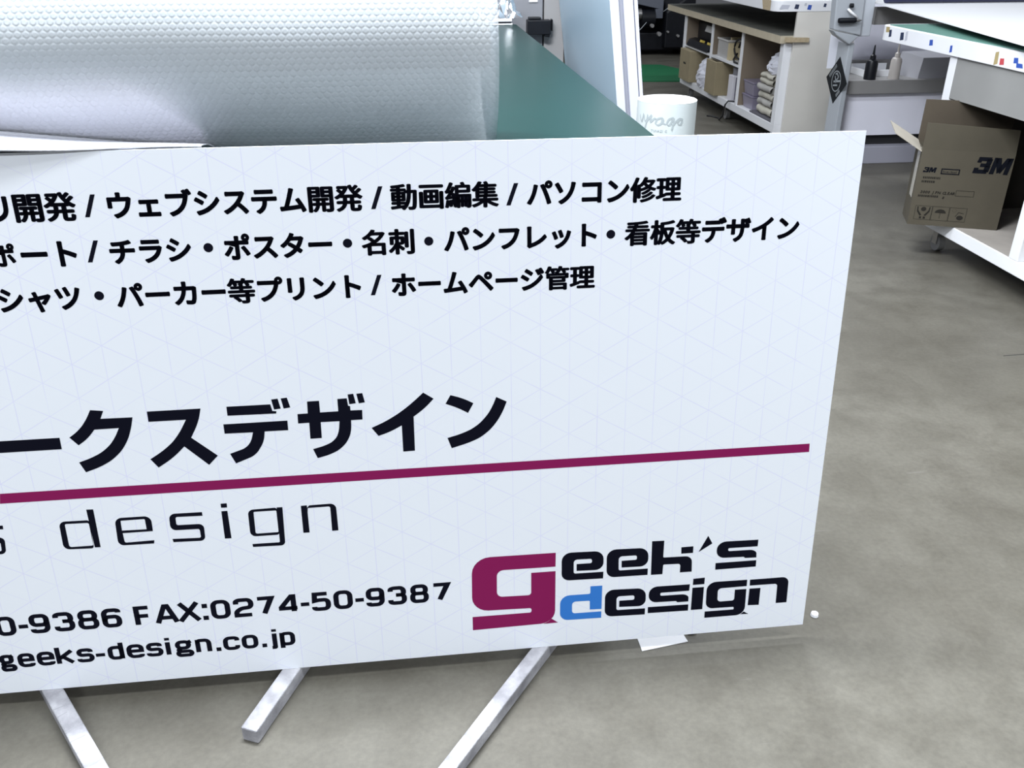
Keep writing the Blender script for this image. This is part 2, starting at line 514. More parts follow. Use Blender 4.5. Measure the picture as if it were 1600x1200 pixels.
# ------------------------------------------------------------------ leaning sign board
LEAN = R(6.0956)
DATA = {'logo_crimson':[[(-4732,1982,0),(-4736,1698,0),(-5775,1710,120),(-5783,1161,100),(-5170,1145,60),(-5168,1608,0),(-4735,1605,0),(-4739,517,261),(-6228,496,0),(-6226,779,0),(-5166,775,36),(-5166,869,36),(-6229,899,288),(-6208,1997,321)],[(-4951,507,0),(-4859,552,0),(-4801,605,0),(-4683,510,0)]],
    'logo_blue':[[(-3885,1226,0),(-3887,727,0),(-4102,734,0),(-4105,924,20),(-4431,934,74),(-4428,681,54),(-3889,675,0),(-3888,536,0),(-4647,551,147),(-4647,1077,174),(-4097,1070,33),(-4100,1229,0)]],
    'logo_black':[[(-3871,1516,0),(-3874,1377,0),(-4624,1394,140),(-4625,1967,174),(-3878,1945,160),(-3871,1558,154),(-4356,1576,0),(-4358,1717,0),(-4081,1714,33),(-4084,1803,33),(-4411,1811,67),(-4408,1523,33)],[(-3062,1510,0),(-3062,1376,0),(-3811,1388,140),(-3821,1963,174),(-3070,1941,160),(-3057,1560,154),(-3542,1573,0),(-3547,1712,0),(-3268,1712,33),(-3273,1803,33),(-3602,1807,67),(-3595,1516,33)],[(-3077,663,0),(-3077,530,0),(-3825,551,134),(-3829,1125,167),(-3081,1098,154),(-3067,714,144),(-3562,739,0),(-3563,872,0),(-3282,868,33),(-3287,963,33),(-3616,970,67),(-3610,674,33)],[(-2788,2062,0),(-2790,1715,22),(-2261,1702,118),(-2246,1372,0),(-2464,1375,0),(-2464,1558,47),(-2782,1568,22),(-2788,1367,0),(-2999,1371,0),(-3007,2069,0)],[(-2467,1899,0),(-2247,1902,0),(-2245,1765,0),(-2462,1766,0)],[(-1987,2094,0),(-1900,1931,0),(-2144,1773,0)],[(-1048,1937,0),(-1050,1800,0),(-1598,1806,25),(-1593,1744,25),(-1064,1735,132),(-1053,1566,0),(-1265,1573,0),(-1292,1600,0),(-1799,1616,140),(-1817,1953,177)],[(-1811,1512,0),(-1049,1508,0),(-1047,1373,0),(-1807,1372,0)],[(-2262,1104,0),(-2267,966,0),(-2806,971,25),(-2803,906,25),(-2272,897,132),(-2269,734,0),(-2476,736,0),(-2503,764,0),(-3013,778,140),(-3025,1114,162)],[(-3024,682,0),(-2265,670,0),(-2264,535,0),(-3021,551,0)],[(-2204,1215,0),(-1990,1222,0),(-1991,1083,0),(-2205,1084,0)],[(-2208,1023,0),(-1993,1022,0),(-1993,538,0),(-2210,540,0)],[(-1183,1103,0),(-1182,966,0),(-1726,963,74),(-1717,674,66),(-1397,674,44),(-1400,908,0),(-1182,903,0),(-1174,341,169),(-1940,342,0),(-1943,481,0),(-1388,476,18),(-1394,533,18),(-1930,542,132),(-1942,1114,177)],[(-1256,355,0),(-1190,408,0),(-1096,348,0)],[(-1129,1098,0),(-1124,971,0),(-596,964,51),(-586,539,0),(-378,538,0),(-388,1095,125)],[(-1123,904,0),(-913,901,0),(-913,531,0),(-1125,542,0)]],
    'thin':[[[(-12348,3440,0),(-12242,3437,0),(-12250,2737,0),(-12340,2740,0)]],[[(-12805,3254,96),(-12334,3247,48),(-12356,2725,40),(-12822,2741,96)],[(-12723,3206,24),(-12352,3199,32),(-12356,2777,24),(-12730,2778,40)]],[[(-11390,2967,0),(-11865,2967,0),(-11861,2788,32),(-11394,2796,0),(-11408,2735,0),(-11968,2742,96),(-11945,3250,104),(-11382,3249,112)],[(-11861,3198,16),(-11482,3200,19),(-11482,3010,0),(-11868,3015,0)]],[[(-10574,3256,0),(-10574,3187,0),(-11002,3198,32),(-11007,3046,32),(-10576,3038,86),(-10589,2721,80),(-11099,2734,0),(-11107,2795,0),(-10652,2781,27),(-10652,2948,32),(-11111,2955,94),(-11096,3261,94)]],[[(-13657,3256,0),(-13662,3189,0),(-14070,3199,32),(-14086,3051,32),(-13676,3043,86),(-13712,2734,80),(-14198,2746,0),(-14202,2806,0),(-13768,2792,27),(-13755,2955,32),(-14193,2962,94),(-14155,3262,94)]],[[(-10261,3386,0),(-10165,3387,0),(-10168,3309,0),(-10263,3311,0)]],[[(-10267,3246,0),(-10172,3247,0),(-10171,2731,0),(-10276,2733,0)]],[[(-9383,3247,0),(-9290,3247,0),(-9317,2524,72),(-9844,2536,0),(-9847,2592,0),(-9399,2589,19)]],[[(-9848,3237,83),(-9383,3246,40),(-9392,2734,40),(-9860,2736,93)],[(-9761,3195,19),(-9393,3194,19),(-9399,2784,19),(-9773,2784,32)]],[[(-8992,3247,0),(-8894,3249,0),(-8898,2736,0),(-8999,2735,0)]],[[(-8898,3195,0),(-8860,3246,16),(-8424,3252,100),(-8423,2737,0),(-8526,2736,0),(-8519,3201,32),(-8888,3198,19),(-8889,3122,0)]]],
    'title':[[(-13468,4716,0),(-12512,4717,0),(-12514,4522,0),(-13475,4520,0)],[(-11981,5148,0),(-11792,5123,0),(-11855,4996,0),(-11380,4990,0),(-11440,4771,265),(-11545,4544,265),(-11711,4348,265),(-11943,4196,265),(-12230,4101,0),(-12302,4278,0),(-12059,4358,265),(-11857,4477,265),(-11710,4638,265),(-11611,4823,0),(-11976,4820,0),(-12097,4678,265),(-12255,4571,0),(-12367,4710,0),(-12214,4816,265),(-12079,4975,265)],[(-11152,5072,0),(-10346,5073,0),(-10410,4840,265),(-10555,4588,0),(-10190,4250,0),(-10345,4096,0),(-10681,4444,0),(-10872,4261,265),(-11124,4104,0),(-11227,4258,0),(-10971,4416,265),(-10759,4616,265),(-10591,4899,0),(-11155,4899,0)],[(-9953,5079,0),(-9282,5078,0),(-9263,4965,0),(-9200,4955,0),(-9209,4917,0),(-9955,4926,0)],[(-10037,4783,0),(-9049,4786,0),(-9053,4619,0),(-9420,4621,0),(-9449,4444,96),(-9601,4217,96),(-9927,4092,0),(-9999,4268,0),(-9745,4352,64),(-9648,4458,64),(-9601,4617,0),(-10038,4623,0)],[(-9260,5159,0),(-9161,5168,0),(-9130,4997,0),(-9233,4986,0)],[(-9112,5168,0),(-9018,5176,0),(-8981,5008,0),(-9084,4994,0)],[(-8076,5173,0),(-7989,5180,0),(-7960,5017,0),(-8061,5006,0)],[(-7940,5177,0),(-7847,5183,0),(-7817,5023,0),(-7913,5011,0)],[(-8882,4886,0),(-8722,4888,0),(-8713,5092,0),(-8528,5092,0),(-8530,4893,0),(-8244,4895,0),(-8242,5106,0),(-8095,5109,0),(-8084,4981,0),(-8053,4973,0),(-8054,4898,0),(-7869,4895,0),(-7876,4729,0),(-8056,4729,0),(-8065,4556,278),(-8111,4411,278),(-8216,4268,278),(-8386,4160,278),(-8638,4096,0),(-8697,4262,0),(-8479,4316,278),(-8339,4396,278),(-8264,4525,278),(-8240,4723,0),(-8535,4725,0),(-8542,4448,0),(-8722,4446,0),(-8714,4727,0),(-8887,4724,0)],[(-6889,5134,0),(-6728,5020,0),(-6875,4862,278),(-7062,4727,0),(-7073,4123,0),(-7262,4118,0),(-7259,4586,0),(-7448,4486,278),(-7641,4424,0),(-7743,4573,0),(-7462,4694,278),(-7155,4894,278)],[(-6457,5064,0),(-6263,5000,278),(-6092,4902,0),(-6184,4737,0),(-6363,4845,278),(-6541,4918,0)],[(-5720,4988,0),(-5552,4898,0),(-5629,4696,278),(-5757,4495,278),(-5898,4353,278),(-6095,4230,278),(-6471,4125,0),(-6533,4314,0),(-6283,4379,278),(-6060,4484,278),(-5891,4653,278),(-5792,4810,278)]],
    'rule':[(-13578,3820,0),(-300,3789,0),(-293,3630,0),(-13615,3646,0)],
    'tok':[[('リ',-1.2774,-1.2514,0.8252),('開発',-1.2449,-1.1613,0.825),('/',-1.1517,-1.1332,0.8091,0.8407),('ウェブシステム開発',-1.1191,-0.7612,0.8241),('/',-0.7502,-0.7317,0.807,0.8396),('動画編集',-0.7212,-0.5619,0.8231),('/',-0.5509,-0.5326,0.8057,0.8381),('パソコン修理',-0.5202,-0.2834,0.8222)],[('ポ',-1.2894,-1.2561,0.7584),('ート',-1.2495,-1.1723,0.7583),('/',-1.1597,-1.1404,0.7442,0.7756),('チラシ',-1.1277,-1.0127,0.758),('.',-0.9888,0.7591),('ポスター',-0.9673,-0.8106,0.7577),('.',-0.7884,0.758),('名刺',-0.7678,-0.6898,0.7574),('.',-0.6684,0.7565),('パンフレット',-0.6463,-0.4121,0.757),('.',-0.3908,0.7566),('看板等デザイン',-0.3692,-0.0903,0.7564)],[('シャツ',-1.2947,-1.1784,0.6931),('.',-1.153,0.6942),('パーカー等プリント',-1.1302,-0.7732,0.6923),('/',-0.7599,-0.7419,0.677,0.7081),('ホームページ管理',-0.7282,-0.4142,0.6913)]],
    'phone':([('0',-1.4175,-1.3857),('-',-1.3813,-1.3665),('9',-1.3636,-1.3314),('3',-1.3251,-1.2916),('8',-1.2866,-1.2527),('6',-1.2476,-1.2155),('F',-1.1949,-1.1677),('A',-1.1611,-1.1232),('X',-1.1239,-1.086),(':',-1.0828,-1.0739),('0',-1.0688,-1.0364),('2',-1.031,-0.997),('7',-0.9945,-0.9623),('4',-0.9557,-0.9211),('-',-0.9182,-0.9037),('5',-0.8997,-0.8671),('0',-0.8622,-0.8295),('-',-0.8251,-0.8105),('9',-0.8066,-0.7747),('3',-0.7688,-0.7362),('8',-0.7306,-0.6981),('7',-0.6937,-0.6604)],0.1168,0.1549),
    'web':([('g',-1.4257,-1.4),('e',-1.3968,-1.3695),('e',-1.3658,-1.3371),('k',-1.335,-1.3041),('s',-1.3012,-1.2726),('-',-1.2699,-1.2548),('d',-1.2499,-1.223),('e',-1.2188,-1.19),('s',-1.1866,-1.1584),('i',-1.154,-1.1456),('g',-1.138,-1.1077),('n',-1.104,-1.077),('.',-1.0698,-1.0617),('c',-1.0574,-1.0294),('o',-1.0258,-0.9979),('.',-0.9918,-0.9838),('j',-0.978,-0.9656),('p',-0.9609,-0.9347)],0.0505,0.079)}
SC = 1e-4
YP = -0.0003                                            # print sits on the front face
sign = thing('sign_board', 'large white printed sign board with crimson line leaning on the green table', 'sign', (0, 0, 0.03), (-LEAN, 0, 0))
obj('panel', MB().box(-1.82, 0, 0, 0.003, 0, 0.9), sign_material(), sign, label='white board face with faint lavender triangle lattice')


def flat(mb, vs, fs, sx=1.0, sy=1.0, ox=0.0, oy=0.0, y=YP):
    mb.add([(ox + v[0] * sx, y, oy + v[1] * sy) for v in vs], fs)


def outlines(mb, groups):
    for loops in groups:
        vs, fs = fill2d([rounded([(p[0] * SC, p[1] * SC, p[2] * SC) for p in lp]) for lp in loops])
        flat(mb, vs, fs)


def bold(mb, ch, s, ox, oy):
    kana = 0x3040 <= ord(ch) <= 0x30ff
    vs, fs = glyph(ch, 0.010 if kana else 0.0)
    dx, dy = (0.031, 0.031) if kana else (0.042, 0.026)
    for i, j in ((0, 0), (1, 0), (-1, 0), (0, 1), (0, -1), (.7, .7), (-.7, .7), (.7, -.7), (-.7, -.7)):
        flat(mb, vs, fs, s, s, ox + i * dx * s, oy + j * dy * s)


def ink_box(ch):
    vs, _ = glyph(ch, 0.010 if 0x3040 <= ord(ch) <= 0x30ff else 0.0)
    return min(v[0] for v in vs) - 0.036, max(v[0] for v in vs) + 0.036


for li, line in enumerate(DATA['tok']):
    mb = MB()
    for tk in line:
        if tk[0] == '/':
            _, a0, a1, b0, b1 = tk
            w = 0.0064
            mb.add([(a0, YP, b0), (a0 + w, YP, b0), (a1, YP, b1), (a1 - w, YP, b1)], [(0, 1, 2, 3)])
        elif tk[0] == '.':
            mb.add([(tk[1] + 0.0068 * cos(t * pi / 12), YP, tk[2] + 0.0068 * sin(t * pi / 12)) for t in range(24)], [tuple(range(24))])
        else:
            txt, a0, a1, bc = tk
            l = ink_box(txt[0])[0]
            rgt = len(txt) - 1 + ink_box(txt[-1])[1]
            s = (a1 - a0) / (rgt - l)
            for i, ch in enumerate(txt):
                bold(mb, ch, s, a0 + (i - l) * s, bc - 0.38 * s)
    obj('service_text', mb, INK, sign, label=['dark lettering, top line of services', 'dark lettering, middle line of services', 'dark lettering, lowest line of services'][li])

mb = MB()
outlines(mb, [[lp] for lp in DATA['title']])
obj('company_name_text', mb, INK, sign, label='big dark lettering above the crimson line')
mb = MB()
mb.add([(p[0] * SC, YP, p[1] * SC) for p in DATA['rule']], [(0, 1, 2, 3)])
obj('divider_line', mb, CRIM, sign, label='crimson line')
mb = MB()
outlines(mb, DATA['thin'])
obj('thin_name_text', mb, INK, sign, label='thin square lettering below the crimson line')

# wide square lettering of the phone and web lines, drawn as strokes in a unit box
Q = .36
LET = {
    '0': [('c', [(0, 0, Q), (1, 0, Q), (1, 1, Q), (0, 1, Q)])],
    '9': [('c', [(0, .42, .3), (1, .42, .3), (1, 1, .3), (0, 1, .3)]), ('o', [(1, .72), (1, 0, Q), (0, 0, .3), (0, .17)])],
    '6': [('c', [(0, 0, .3), (1, 0, .3), (1, .58, .3), (0, .58, .3)]), ('o', [(0, .28), (0, 1, Q), (1, 1, .3), (1, .83)])],
    '3': [('o', [(0, .78), (0, 1, .3), (.96, 1, .3), (.96, .53, .2), (.4, .53)]), ('o', [(.4, .53), (1, .53, .25), (1, 0, .3), (0, 0, .3), (0, .22)])],
    '8': [('c', [(.04, .52, .26), (.96, .52, .26), (.96, 1, .28), (.04, 1, .28)]), ('c', [(0, 0, .28), (1, 0, .28), (1, .52, .26), (0, .52, .26)])],
    '2': [('o', [(0, .74), (0, 1, .3), (1, 1, .3), (1, .5, .22), (.3, .45, .2), (0, .24, .1), (0, 0), (1, 0)])],
    '7': [('o', [(0, 1), (1, 1), (.42, 0)])],
    '4': [('o', [(.82, 0), (.82, 1), (.68, 1), (0, .3), (0, .22), (1.05, .22)])],
    '5': [('o', [(.95, 1), (.06, 1), (.03, .55), (.3, .6, .1), (1, .6, .28), (1, 0, .3), (0, 0, .3), (0, .17)])],
    'F': [('o', [(0, -.09), (0, 1), (1.08, 1)]), ('o', [(0, .47), (1, .47)])],
    'A': [('o', [(-.04, -.09), (.42, 1.0), (.58, 1.0), (1.04, -.09)]), ('o', [(.2, .24), (.8, .24)])],
    'X': [('o', [(-.04, -.09), (1.0, 1.09)]), ('o', [(0, 1.09), (1.04, -.09)])],
    'g': [('c', [(0, .42, .3), (.85, .42, .3), (.85, 1, .3), (0, 1, .3)]), ('o', [(.75, .92), (1.05, 1.02)]), ('c', [(0, -.27, .2), (1, -.27, .2), (1, .1, .2), (0, .1, .2)]), ('o', [(.25, .42), (.02, .26, .1), (.2, .1)])],
    'e': [('o', [(0, .52), (1, .52), (1, 1, .36), (0, 1, .36), (0, 0, .36), (1, 0, .36), (1, .2)])],
    'k': [('o', [(0, -.09), (0, 1.42)]), ('o', [(1, 1.06), (.1, .4)]), ('o', [(.3, .55), (1, -.06)])],
    's': [('o', [(.95, .78), (.95, 1, .3), (.03, 1, .3), (.03, .52, .25), (1, .52, .25), (1, 0, .3), (0, 0, .3), (0, .2)])],
    'd': [('c', [(0, 0, .36), (1, 0, .3), (1, 1, .3), (0, 1, .36)]), ('o', [(1, -.09), (1, 1.42)])],
    'i': [('o', [(.5, -.09), (.5, 1.09)]), ('o', [(.5, 1.26), (.5, 1.5)])],
    'n': [('o', [(0, -.09), (0, 1.09)]), ('o', [(0, .75), (0, 1, .25), (1, 1, .36), (1, -.09)])],
    'c': [('o', [(1, .72), (1, 1, .36), (0, 1, .36), (0, 0, .36), (1, 0, .36), (1, .28)])],
    'o': [('c', [(0, 0, Q), (1, 0, Q), (1, 1, Q), (0, 1, Q)])],
    'j': [('o', [(1, 1.09), (1, -.24, .2), (-.3, -.24)]), ('o', [(1, 1.26), (1, 1.5)])],
    'p': [('c', [(0, 0, .3), (1, 0, .36), (1, 1, .36), (0, 1, .3)]), ('o', [(0, 1.09), (0, -.36)])],
}


def stroke(mb, pts, hx, hy, closed):
    P = [Vector(p) for p in pts]
    Pc = [P[0]] + [P[i] for i in range(1, len(P)) if (P[i] - P[i - 1]).length > 1e-6]
    if closed and (Pc[0] - Pc[-1]).length < 1e-6:
        Pc.pop()
    n = len(Pc)
    vs = []
    for i, p in enumerate(Pc):
        a = Pc[i - 1] if (closed or i > 0) else None
        b = Pc[(i + 1) % n] if (closed or i < n - 1) else None
        ts = []
        if a is not None:
            ts.append((p - a).normalized())
        if b is not None:
            ts.append((b - p).normalized())
        ns = [Vector((-t.y, t.x)) for t in ts]
        nn = ns[0] if len(ns) == 1 else (ns[0] + ns[1])
        nn = nn.normalized() if nn.length > 1e-6 else ns[0]
        k = 1 / max(0.45, nn.dot(ns[0]))
        off = Vector((nn.x * k * hx, nn.y * k * hy))
        vs += [(p.x + off.x, YP, p.y + off.y), (p.x - off.x, YP, p.y - off.y)]
    fs = [(2 * i, 2 * i + 1, (2 * i + 3) % (2 * n), (2 * i + 2) % (2 * n)) for i in range(n if closed else n - 1)]
    mb.add(vs, fs)


def spaced(data, tx, ty):
    chars, b0, b1 = data
    h = b1 - b0
    mb = MB()
    for ch, a0, a1 in chars:
        if ch == '-':
            mb.add([(a0, YP, b0 + h * .32), (a1, YP, b0 + h * .32), (a1, YP, b0 + h * .32 + ty), (a0, YP, b0 + h * .32 + ty)], [(0, 1, 2, 3)])
        elif ch in '.:':
            for z in ((0,) if ch == '.' else (0, h - tx * 1.05 - h * .12)):
                mb.add([(a0, YP, b0 + z), (a1, YP, b0 + z), (a1, YP, b0 + z + tx * .95), (a0, YP, b0 + z + tx * .95)], [(0, 1, 2, 3)])
        else:
            hx, hy = tx / 2, ty / 2
            X0, X1, Y0, Y1 = a0 + hx, a1 - hx, b0 + hy, b1 - hy
            if ch == 'i':
                X0 = X1 = (a0 + a1) / 2
            for kind, pts in LET[ch]:
                rad = min(X1 - X0, Y1 - Y0) if ch != 'i' else 0.01
                q = [(X0 + p[0] * (X1 - X0), Y0 + p[1] * (Y1 - Y0), (p[2] * rad * 1.0 if len(p) > 2 else 0)) for p in pts]
                stroke(mb, rounded(q, 5), hx, hy, kind == 'c')
    return mb


obj('phone_text', spaced(DATA['phone'], 0.0090, 0.0074), INK, sign, label='wide dark lettering of phone and fax numbers')
obj('web_text', spaced(DATA['web'], 0.0082, 0.0066), INK, sign, label='wide dark lettering of the web address')
lg = MB()
outlines(lg, [[lp] for lp in DATA['logo_black']])
logo = obj('logo', lg, INK, sign, label='bold black logo lettering')
mb = MB()
outlines(mb, [[lp] for lp in DATA['logo_crimson']])
obj('logo_initial', mb, CRIM, logo, label='big crimson letter g')
mb = MB()
outlines(mb, [[lp] for lp in DATA['logo_blue']])
obj('logo_letter', mb, BLUEI, logo, label='blue letter d')


# ------------------------------------------------------------------ styrofoam bars under the sign
def bar(p, q, w, label, h=0.0296, nick=()):
    p, q = Vector(p), Vector(q)
    d = (q - p)
    L = d.length
    ang = math.atan2(d.y, d.x)
    t = tag(obj('foam_bar', MB().box(0, L, -w / 2, w / 2, 0, h), FOAM, bevel=0.0025), label, 'foam bar', 'styrofoam bars under the sign')
    t.location = (p.x, p.y, 0)
    t.rotation_euler = (0, 0, ang)
    return t


fb = bar((-1.487, 0.19), (-1.10, -0.36), 0.030, 'white styrofoam bar under the left end of the sign, left of the short bar')
for k2 in range(9):
    t = .245 + .031 * k2 + .006 * sin(k2 * 2.4)
    q = .0035 * sin(k2 * 1.7)
    obj('cut_mark', MB().add([(t, -.0145, .02975), (t + .0016, -.0145, .02975), (t + q + .0014, .0145 - .006 * (k2 % 3), .02975), (t + q, .0145 - .006 * (k2 % 3), .02975)], [(0, 1, 2, 3)]), mat('cut_groove', (0.24, 0.24, 0.26), 0.8), fb)
bar((-0.905, 0.098), (-1.004, -0.1275), 0.030, 'short white styrofoam bar under the sign with its square end in view')
bar((-0.38, 0.16), (-0.83, -0.433), 0.026, 'long white styrofoam bar under the sign below the crimson logo letter')

ps = obj('paper_scrap', MB().prism([(-.31, .03), (-.309, -.003), (-.217, .011), (-.221, .035)], 0.0005, 0.0015), PAPER)
tag(ps, 'small white paper scrap on the floor under the right part of the sign', 'paper')
tag(obj('foam_crumb', MB().revolve([(0.001, 0), (.008, .001), (.007, .007), (.001, .009)], (.05, .051, 0), n=9), PAPER), 'tiny white foam crumb on the floor beside the lower right sign corner', 'crumb')
tag(obj('foam_crumb', MB().obox((-.205, -.345, .0025), (.012, .0035, .0025), (0, 0, .5)), PAPER), 'tiny white sliver on the floor in the lower right foreground', 'crumb')
tag(obj('rubber_disc', MB().revolve([(0.001, 0), (.012, 0), (.012, .006), (.001, .007)], (-.203, .04, 0), n=14), BLACKR), 'small round black rubber disc on the floor beside the paper scrap', 'disc')
ck = MB()
ck.prism([(1.134, 1.107), (1.30, 1.115), (1.30, 1.119), (1.136, 1.110)], 0.0002, 0.0006)
tag(obj('black_thread', ck, BLACKR), 'thin black thread on the floor at the right edge', 'thread')

# ------------------------------------------------------------------ left work table, mat, bubble wrap
tb = thing('work_table', 'long work table behind the sign carrying the green mat', 'table', (-1.4, 1.5, 0))
obj('table_top', MB().box(-1.3, 1.165, -1.408, 1.45, 0.815, 0.8465), WHITE, tb, bevel=0.003)
for lx in (-1.2, 1.05):
    for ly in (-1.3, 1.35):
        obj('leg', MB().box(lx - .03, lx + .03, ly - .03, ly + .03, 0, 0.815), GREYM, tb)
cm = obj('cutting_mat', MB().box(-2.68, -0.229, 0.095, 2.605, 0.8466, 0.8500), MATG)
tag(cm, 'dark green cutting mat covering the table behind the sign', 'cutting mat')

wrap = thing('bubble_wrap_roll', 'big roll of clear bubble wrap lying on the green table behind the sign', 'bubble wrap', (-0.552, 0.335, 1.031))
RR = 0.18
rows = []
for i in range(60):
    x = -1.9 * i / 59
    row = []
    for j in range(97):
        t = 2 * pi * j / 96
        rr = RR - 0.0035 + 0.0022 * sin(5 * x + 2 * t) + 0.0012 * sin(17 * x + 3 * t)
        if i == 0:
            rr -= 0.004
        row.append((x, rr * sin(t), rr * cos(t)))
    rows.append(row)
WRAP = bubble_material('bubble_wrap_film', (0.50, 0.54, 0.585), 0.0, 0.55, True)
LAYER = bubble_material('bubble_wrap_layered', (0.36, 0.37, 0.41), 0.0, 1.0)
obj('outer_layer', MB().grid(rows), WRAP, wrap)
inner = MB()
for rr in (0.168, 0.155, 0.14):
    inner.revolve([(rr, -1.9), (rr, -0.004)], axis='X', n=64)
obj('inner_layers', inner, bubble_material('bubble_wrap_inner', (0.55, 0.61, 0.63), 0.0, 0.3), wrap)
obj('core_tube', MB().revolve([(0.04, -1.9), (0.04, 0), (0.036, 0), (0.036, -1.9)], axis='X', n=32), CARDB, wrap)
# loose end of the wrap: hugs the lower front of the roll and runs out over the top edge of the sign
rows = []
for i in range(40):
    x = -0.43 - 1.4 * i / 39
    t = min(1.0, max(0.0, (-0.43 - x) / 0.32))
    row = []
    zc = 0.897 + 0.043 * t
    for j in range(2):
        z = zc + 0.001 * (1 - j)
        dz = max(-1, min(1, (z - 1.031) / 0.1822))
        row.append((x, -0.1822 * (1 - dz * dz) ** 0.5, z - 1.031))
    y0 = row[-1][1] + 0.335
    fy = 0.112 - 0.036 * t
    fz = 0.925 + 0.011 * t + 0.0015 * sin(23 * x)
    for j in range(1, 9):
        s = j / 8
        row.append((x, y0 + (fy - y0) * s - 0.335, zc + 0.003 * sin(pi * s) + (fz - zc) * s ** 0.8 - 1.031))
    row.append((x, fy - 0.003 - 0.335, fz - 0.002 - 1.031))
    rows.append(row)
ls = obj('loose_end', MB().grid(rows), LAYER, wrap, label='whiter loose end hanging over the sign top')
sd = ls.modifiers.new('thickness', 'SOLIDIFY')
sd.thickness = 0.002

# far end of the left table: sheets and crumpled film
for z0, z1, m, lab, dx in ((0.847, 0.853, PAPER, 'white sheet at the bottom of the stack on the far table end', 0), (0.853, 0.861, BLACKP, 'black sheet in the stack on the far table end', -.004), (0.861, 0.871, PAPER, 'white sheet on top of the black sheet at the far table end', -.002)):
    tag(obj('stacked_sheet', MB().box(-1.3, -0.243 + dx, 2.615, 2.93, z0, z1), m), lab, 'sheet', 'sheets stacked at the far end of the left table')
random.seed(11)
rows = []
NI, NJ = 44, 22
for i in range(NI):
    row = []
    for j in range(NJ):
        x = -0.70 + 0.50 * i / (NI - 1)
        y = 2.63 + 0.27 * j / (NJ - 1)
        e = min(1, i / 4, (NI - 1 - i) / 4, j / 3, (NJ - 1 - j) / 3)
        row.append((x + random.uniform(-.008, .008), y + random.uniform(-.008, .008), 0.873 + e * (0.03 + 0.0055 * j + random.uniform(-.022, .036))))
    rows.append(row)
tag(obj('crumpled_film', MB().grid(rows, smooth=False), mat('crumpled_silver_film', (0.80, 0.81, 0.84), 0.10, metal=0.92)), 'crumpled shiny white film piled on the far end of the left table', 'plastic film')

lk = thing('locker', 'grey steel locker behind the far end of the left table', 'locker', (-0.4, 3.09, 0))
obj('body', MB().box(-0.4, 0.353, 0, 0.5, 0, 1.75), mat('locker_grey', (0.25, 0.25, 0.27), 0.5, var=0.05, scale=6), lk, bevel=0.004)
lt = MB().box(0.276, 0.382, -0.06, -0.001, 0.766, 0.827)
lt.box(0.284, 0.34, -0.045, -0.001, 0.827, 0.838)
lt.box(0.386, 0.392, -0.05, -0.01, 0.78, 0.83)
lt.obox((0.369, -0.035, 0.775), (.012, .02, .02), (0, .2, 0))
obj('latch_bracket', lt, BLACKP, lk, bevel=0.003, label='black bracket')
tag(obj('paper_tag', MB().hexa([(-.112, 3.084, .899), (-.072, 3.084, .899), (-.077, 3.084, 1.0), (-.102, 3.084, 1.0)], [(-.112, 3.089, .899), (-.072, 3.089, .899), (-.077, 3.089, 1.0), (-.102, 3.089, 1.0)]), PAPER), 'white paper tag hanging on the grey locker above the black bracket', 'paper')
tag(obj('column', MB().box(-0.041, 0.052, 3.09, 3.4, 0, 2.0), mat('warm_grey_column', (0.31, 0.30, 0.30), 0.7, var=0.06, scale=5)), 'warm grey upright column between the locker and the leaning panels', 'column')

# ------------------------------------------------------------------ panels leaning in a stack beside the table
PALE = mat('pale_blue_panel', (0.40, 0.535, 0.645), 0.35, var=0.03, scale=3)
WEDGE = mat('white_panel', (0.54, 0.56, 0.66), 0.5)
GEDGE = mat('grey_panel', (0.27, 0.28, 0.33), 0.5)
la = R(7.4)
x0 = 0.142
for w, m, ya, yb, lab in ((0.030, [PALE, WEDGE], 1.99, 3.08, 'pale blue panel leaning leftmost in the stack beside the green table'),
                          (0.015, [GEDGE, GEDGE], 2.0, 3.05, 'thin grey panel directly behind the pale blue panel in the leaning stack'),
                          (0.033, [WEDGE, WEDGE], 1.985, 3.06, 'thick white panel in the middle of the leaning stack'),
                          (0.004, [GEDGE, GEDGE], 2.0, 3.05, 'thinnest grey sheet in the leaning stack, between the two white panels'),
                          (0.012, [WEDGE, WEDGE], 1.99, 3.06, 'thin white panel rightmost in the leaning stack')):
    b = MB().box(0, w, ya, yb, 0, 1.75)
    b.mi[4] = 0
    for q in (0, 1, 2, 3, 5):
        b.mi[q] = 1
    o = tag(obj('leaning_panel', b, m), lab, 'panel', 'panels leaning beside the table')
    o.location = (x0, 0, 0.001)
    o.rotation_euler = (0, -la, 0)
    x0 += (w + 0.0005) / cos(la)

# ------------------------------------------------------------------ white paper tube with grey script
tube = thing('paper_tube', 'upright white paper tube with pale grey script standing beside the green table', 'tube', (0.073, 1.412, 0))
TR = 0.0865
obj('wall', MB().revolve([(TR - .0004, 0.75), (TR, 0.75), (TR, 0)], n=56), mat('tube_outer_paper', (0.46, 0.51, 0.52), 0.6), tube)
obj('inner_face', MB().revolve([(TR - .002, 0), (TR - .002, 0.751), (TR - .0005, 0.751)], n=56), mat('tube_inner_paper', (0.90, 0.90, 0.90), 0.6), tube, label='bright white inside')
scr = MB()


def on_tube(s, z):
    a = -pi / 2 - 0.10 + (s * 1.12 - .018) / TR
    return ((TR + .0006) * cos(a), (TR + .0006) * sin(a), z)


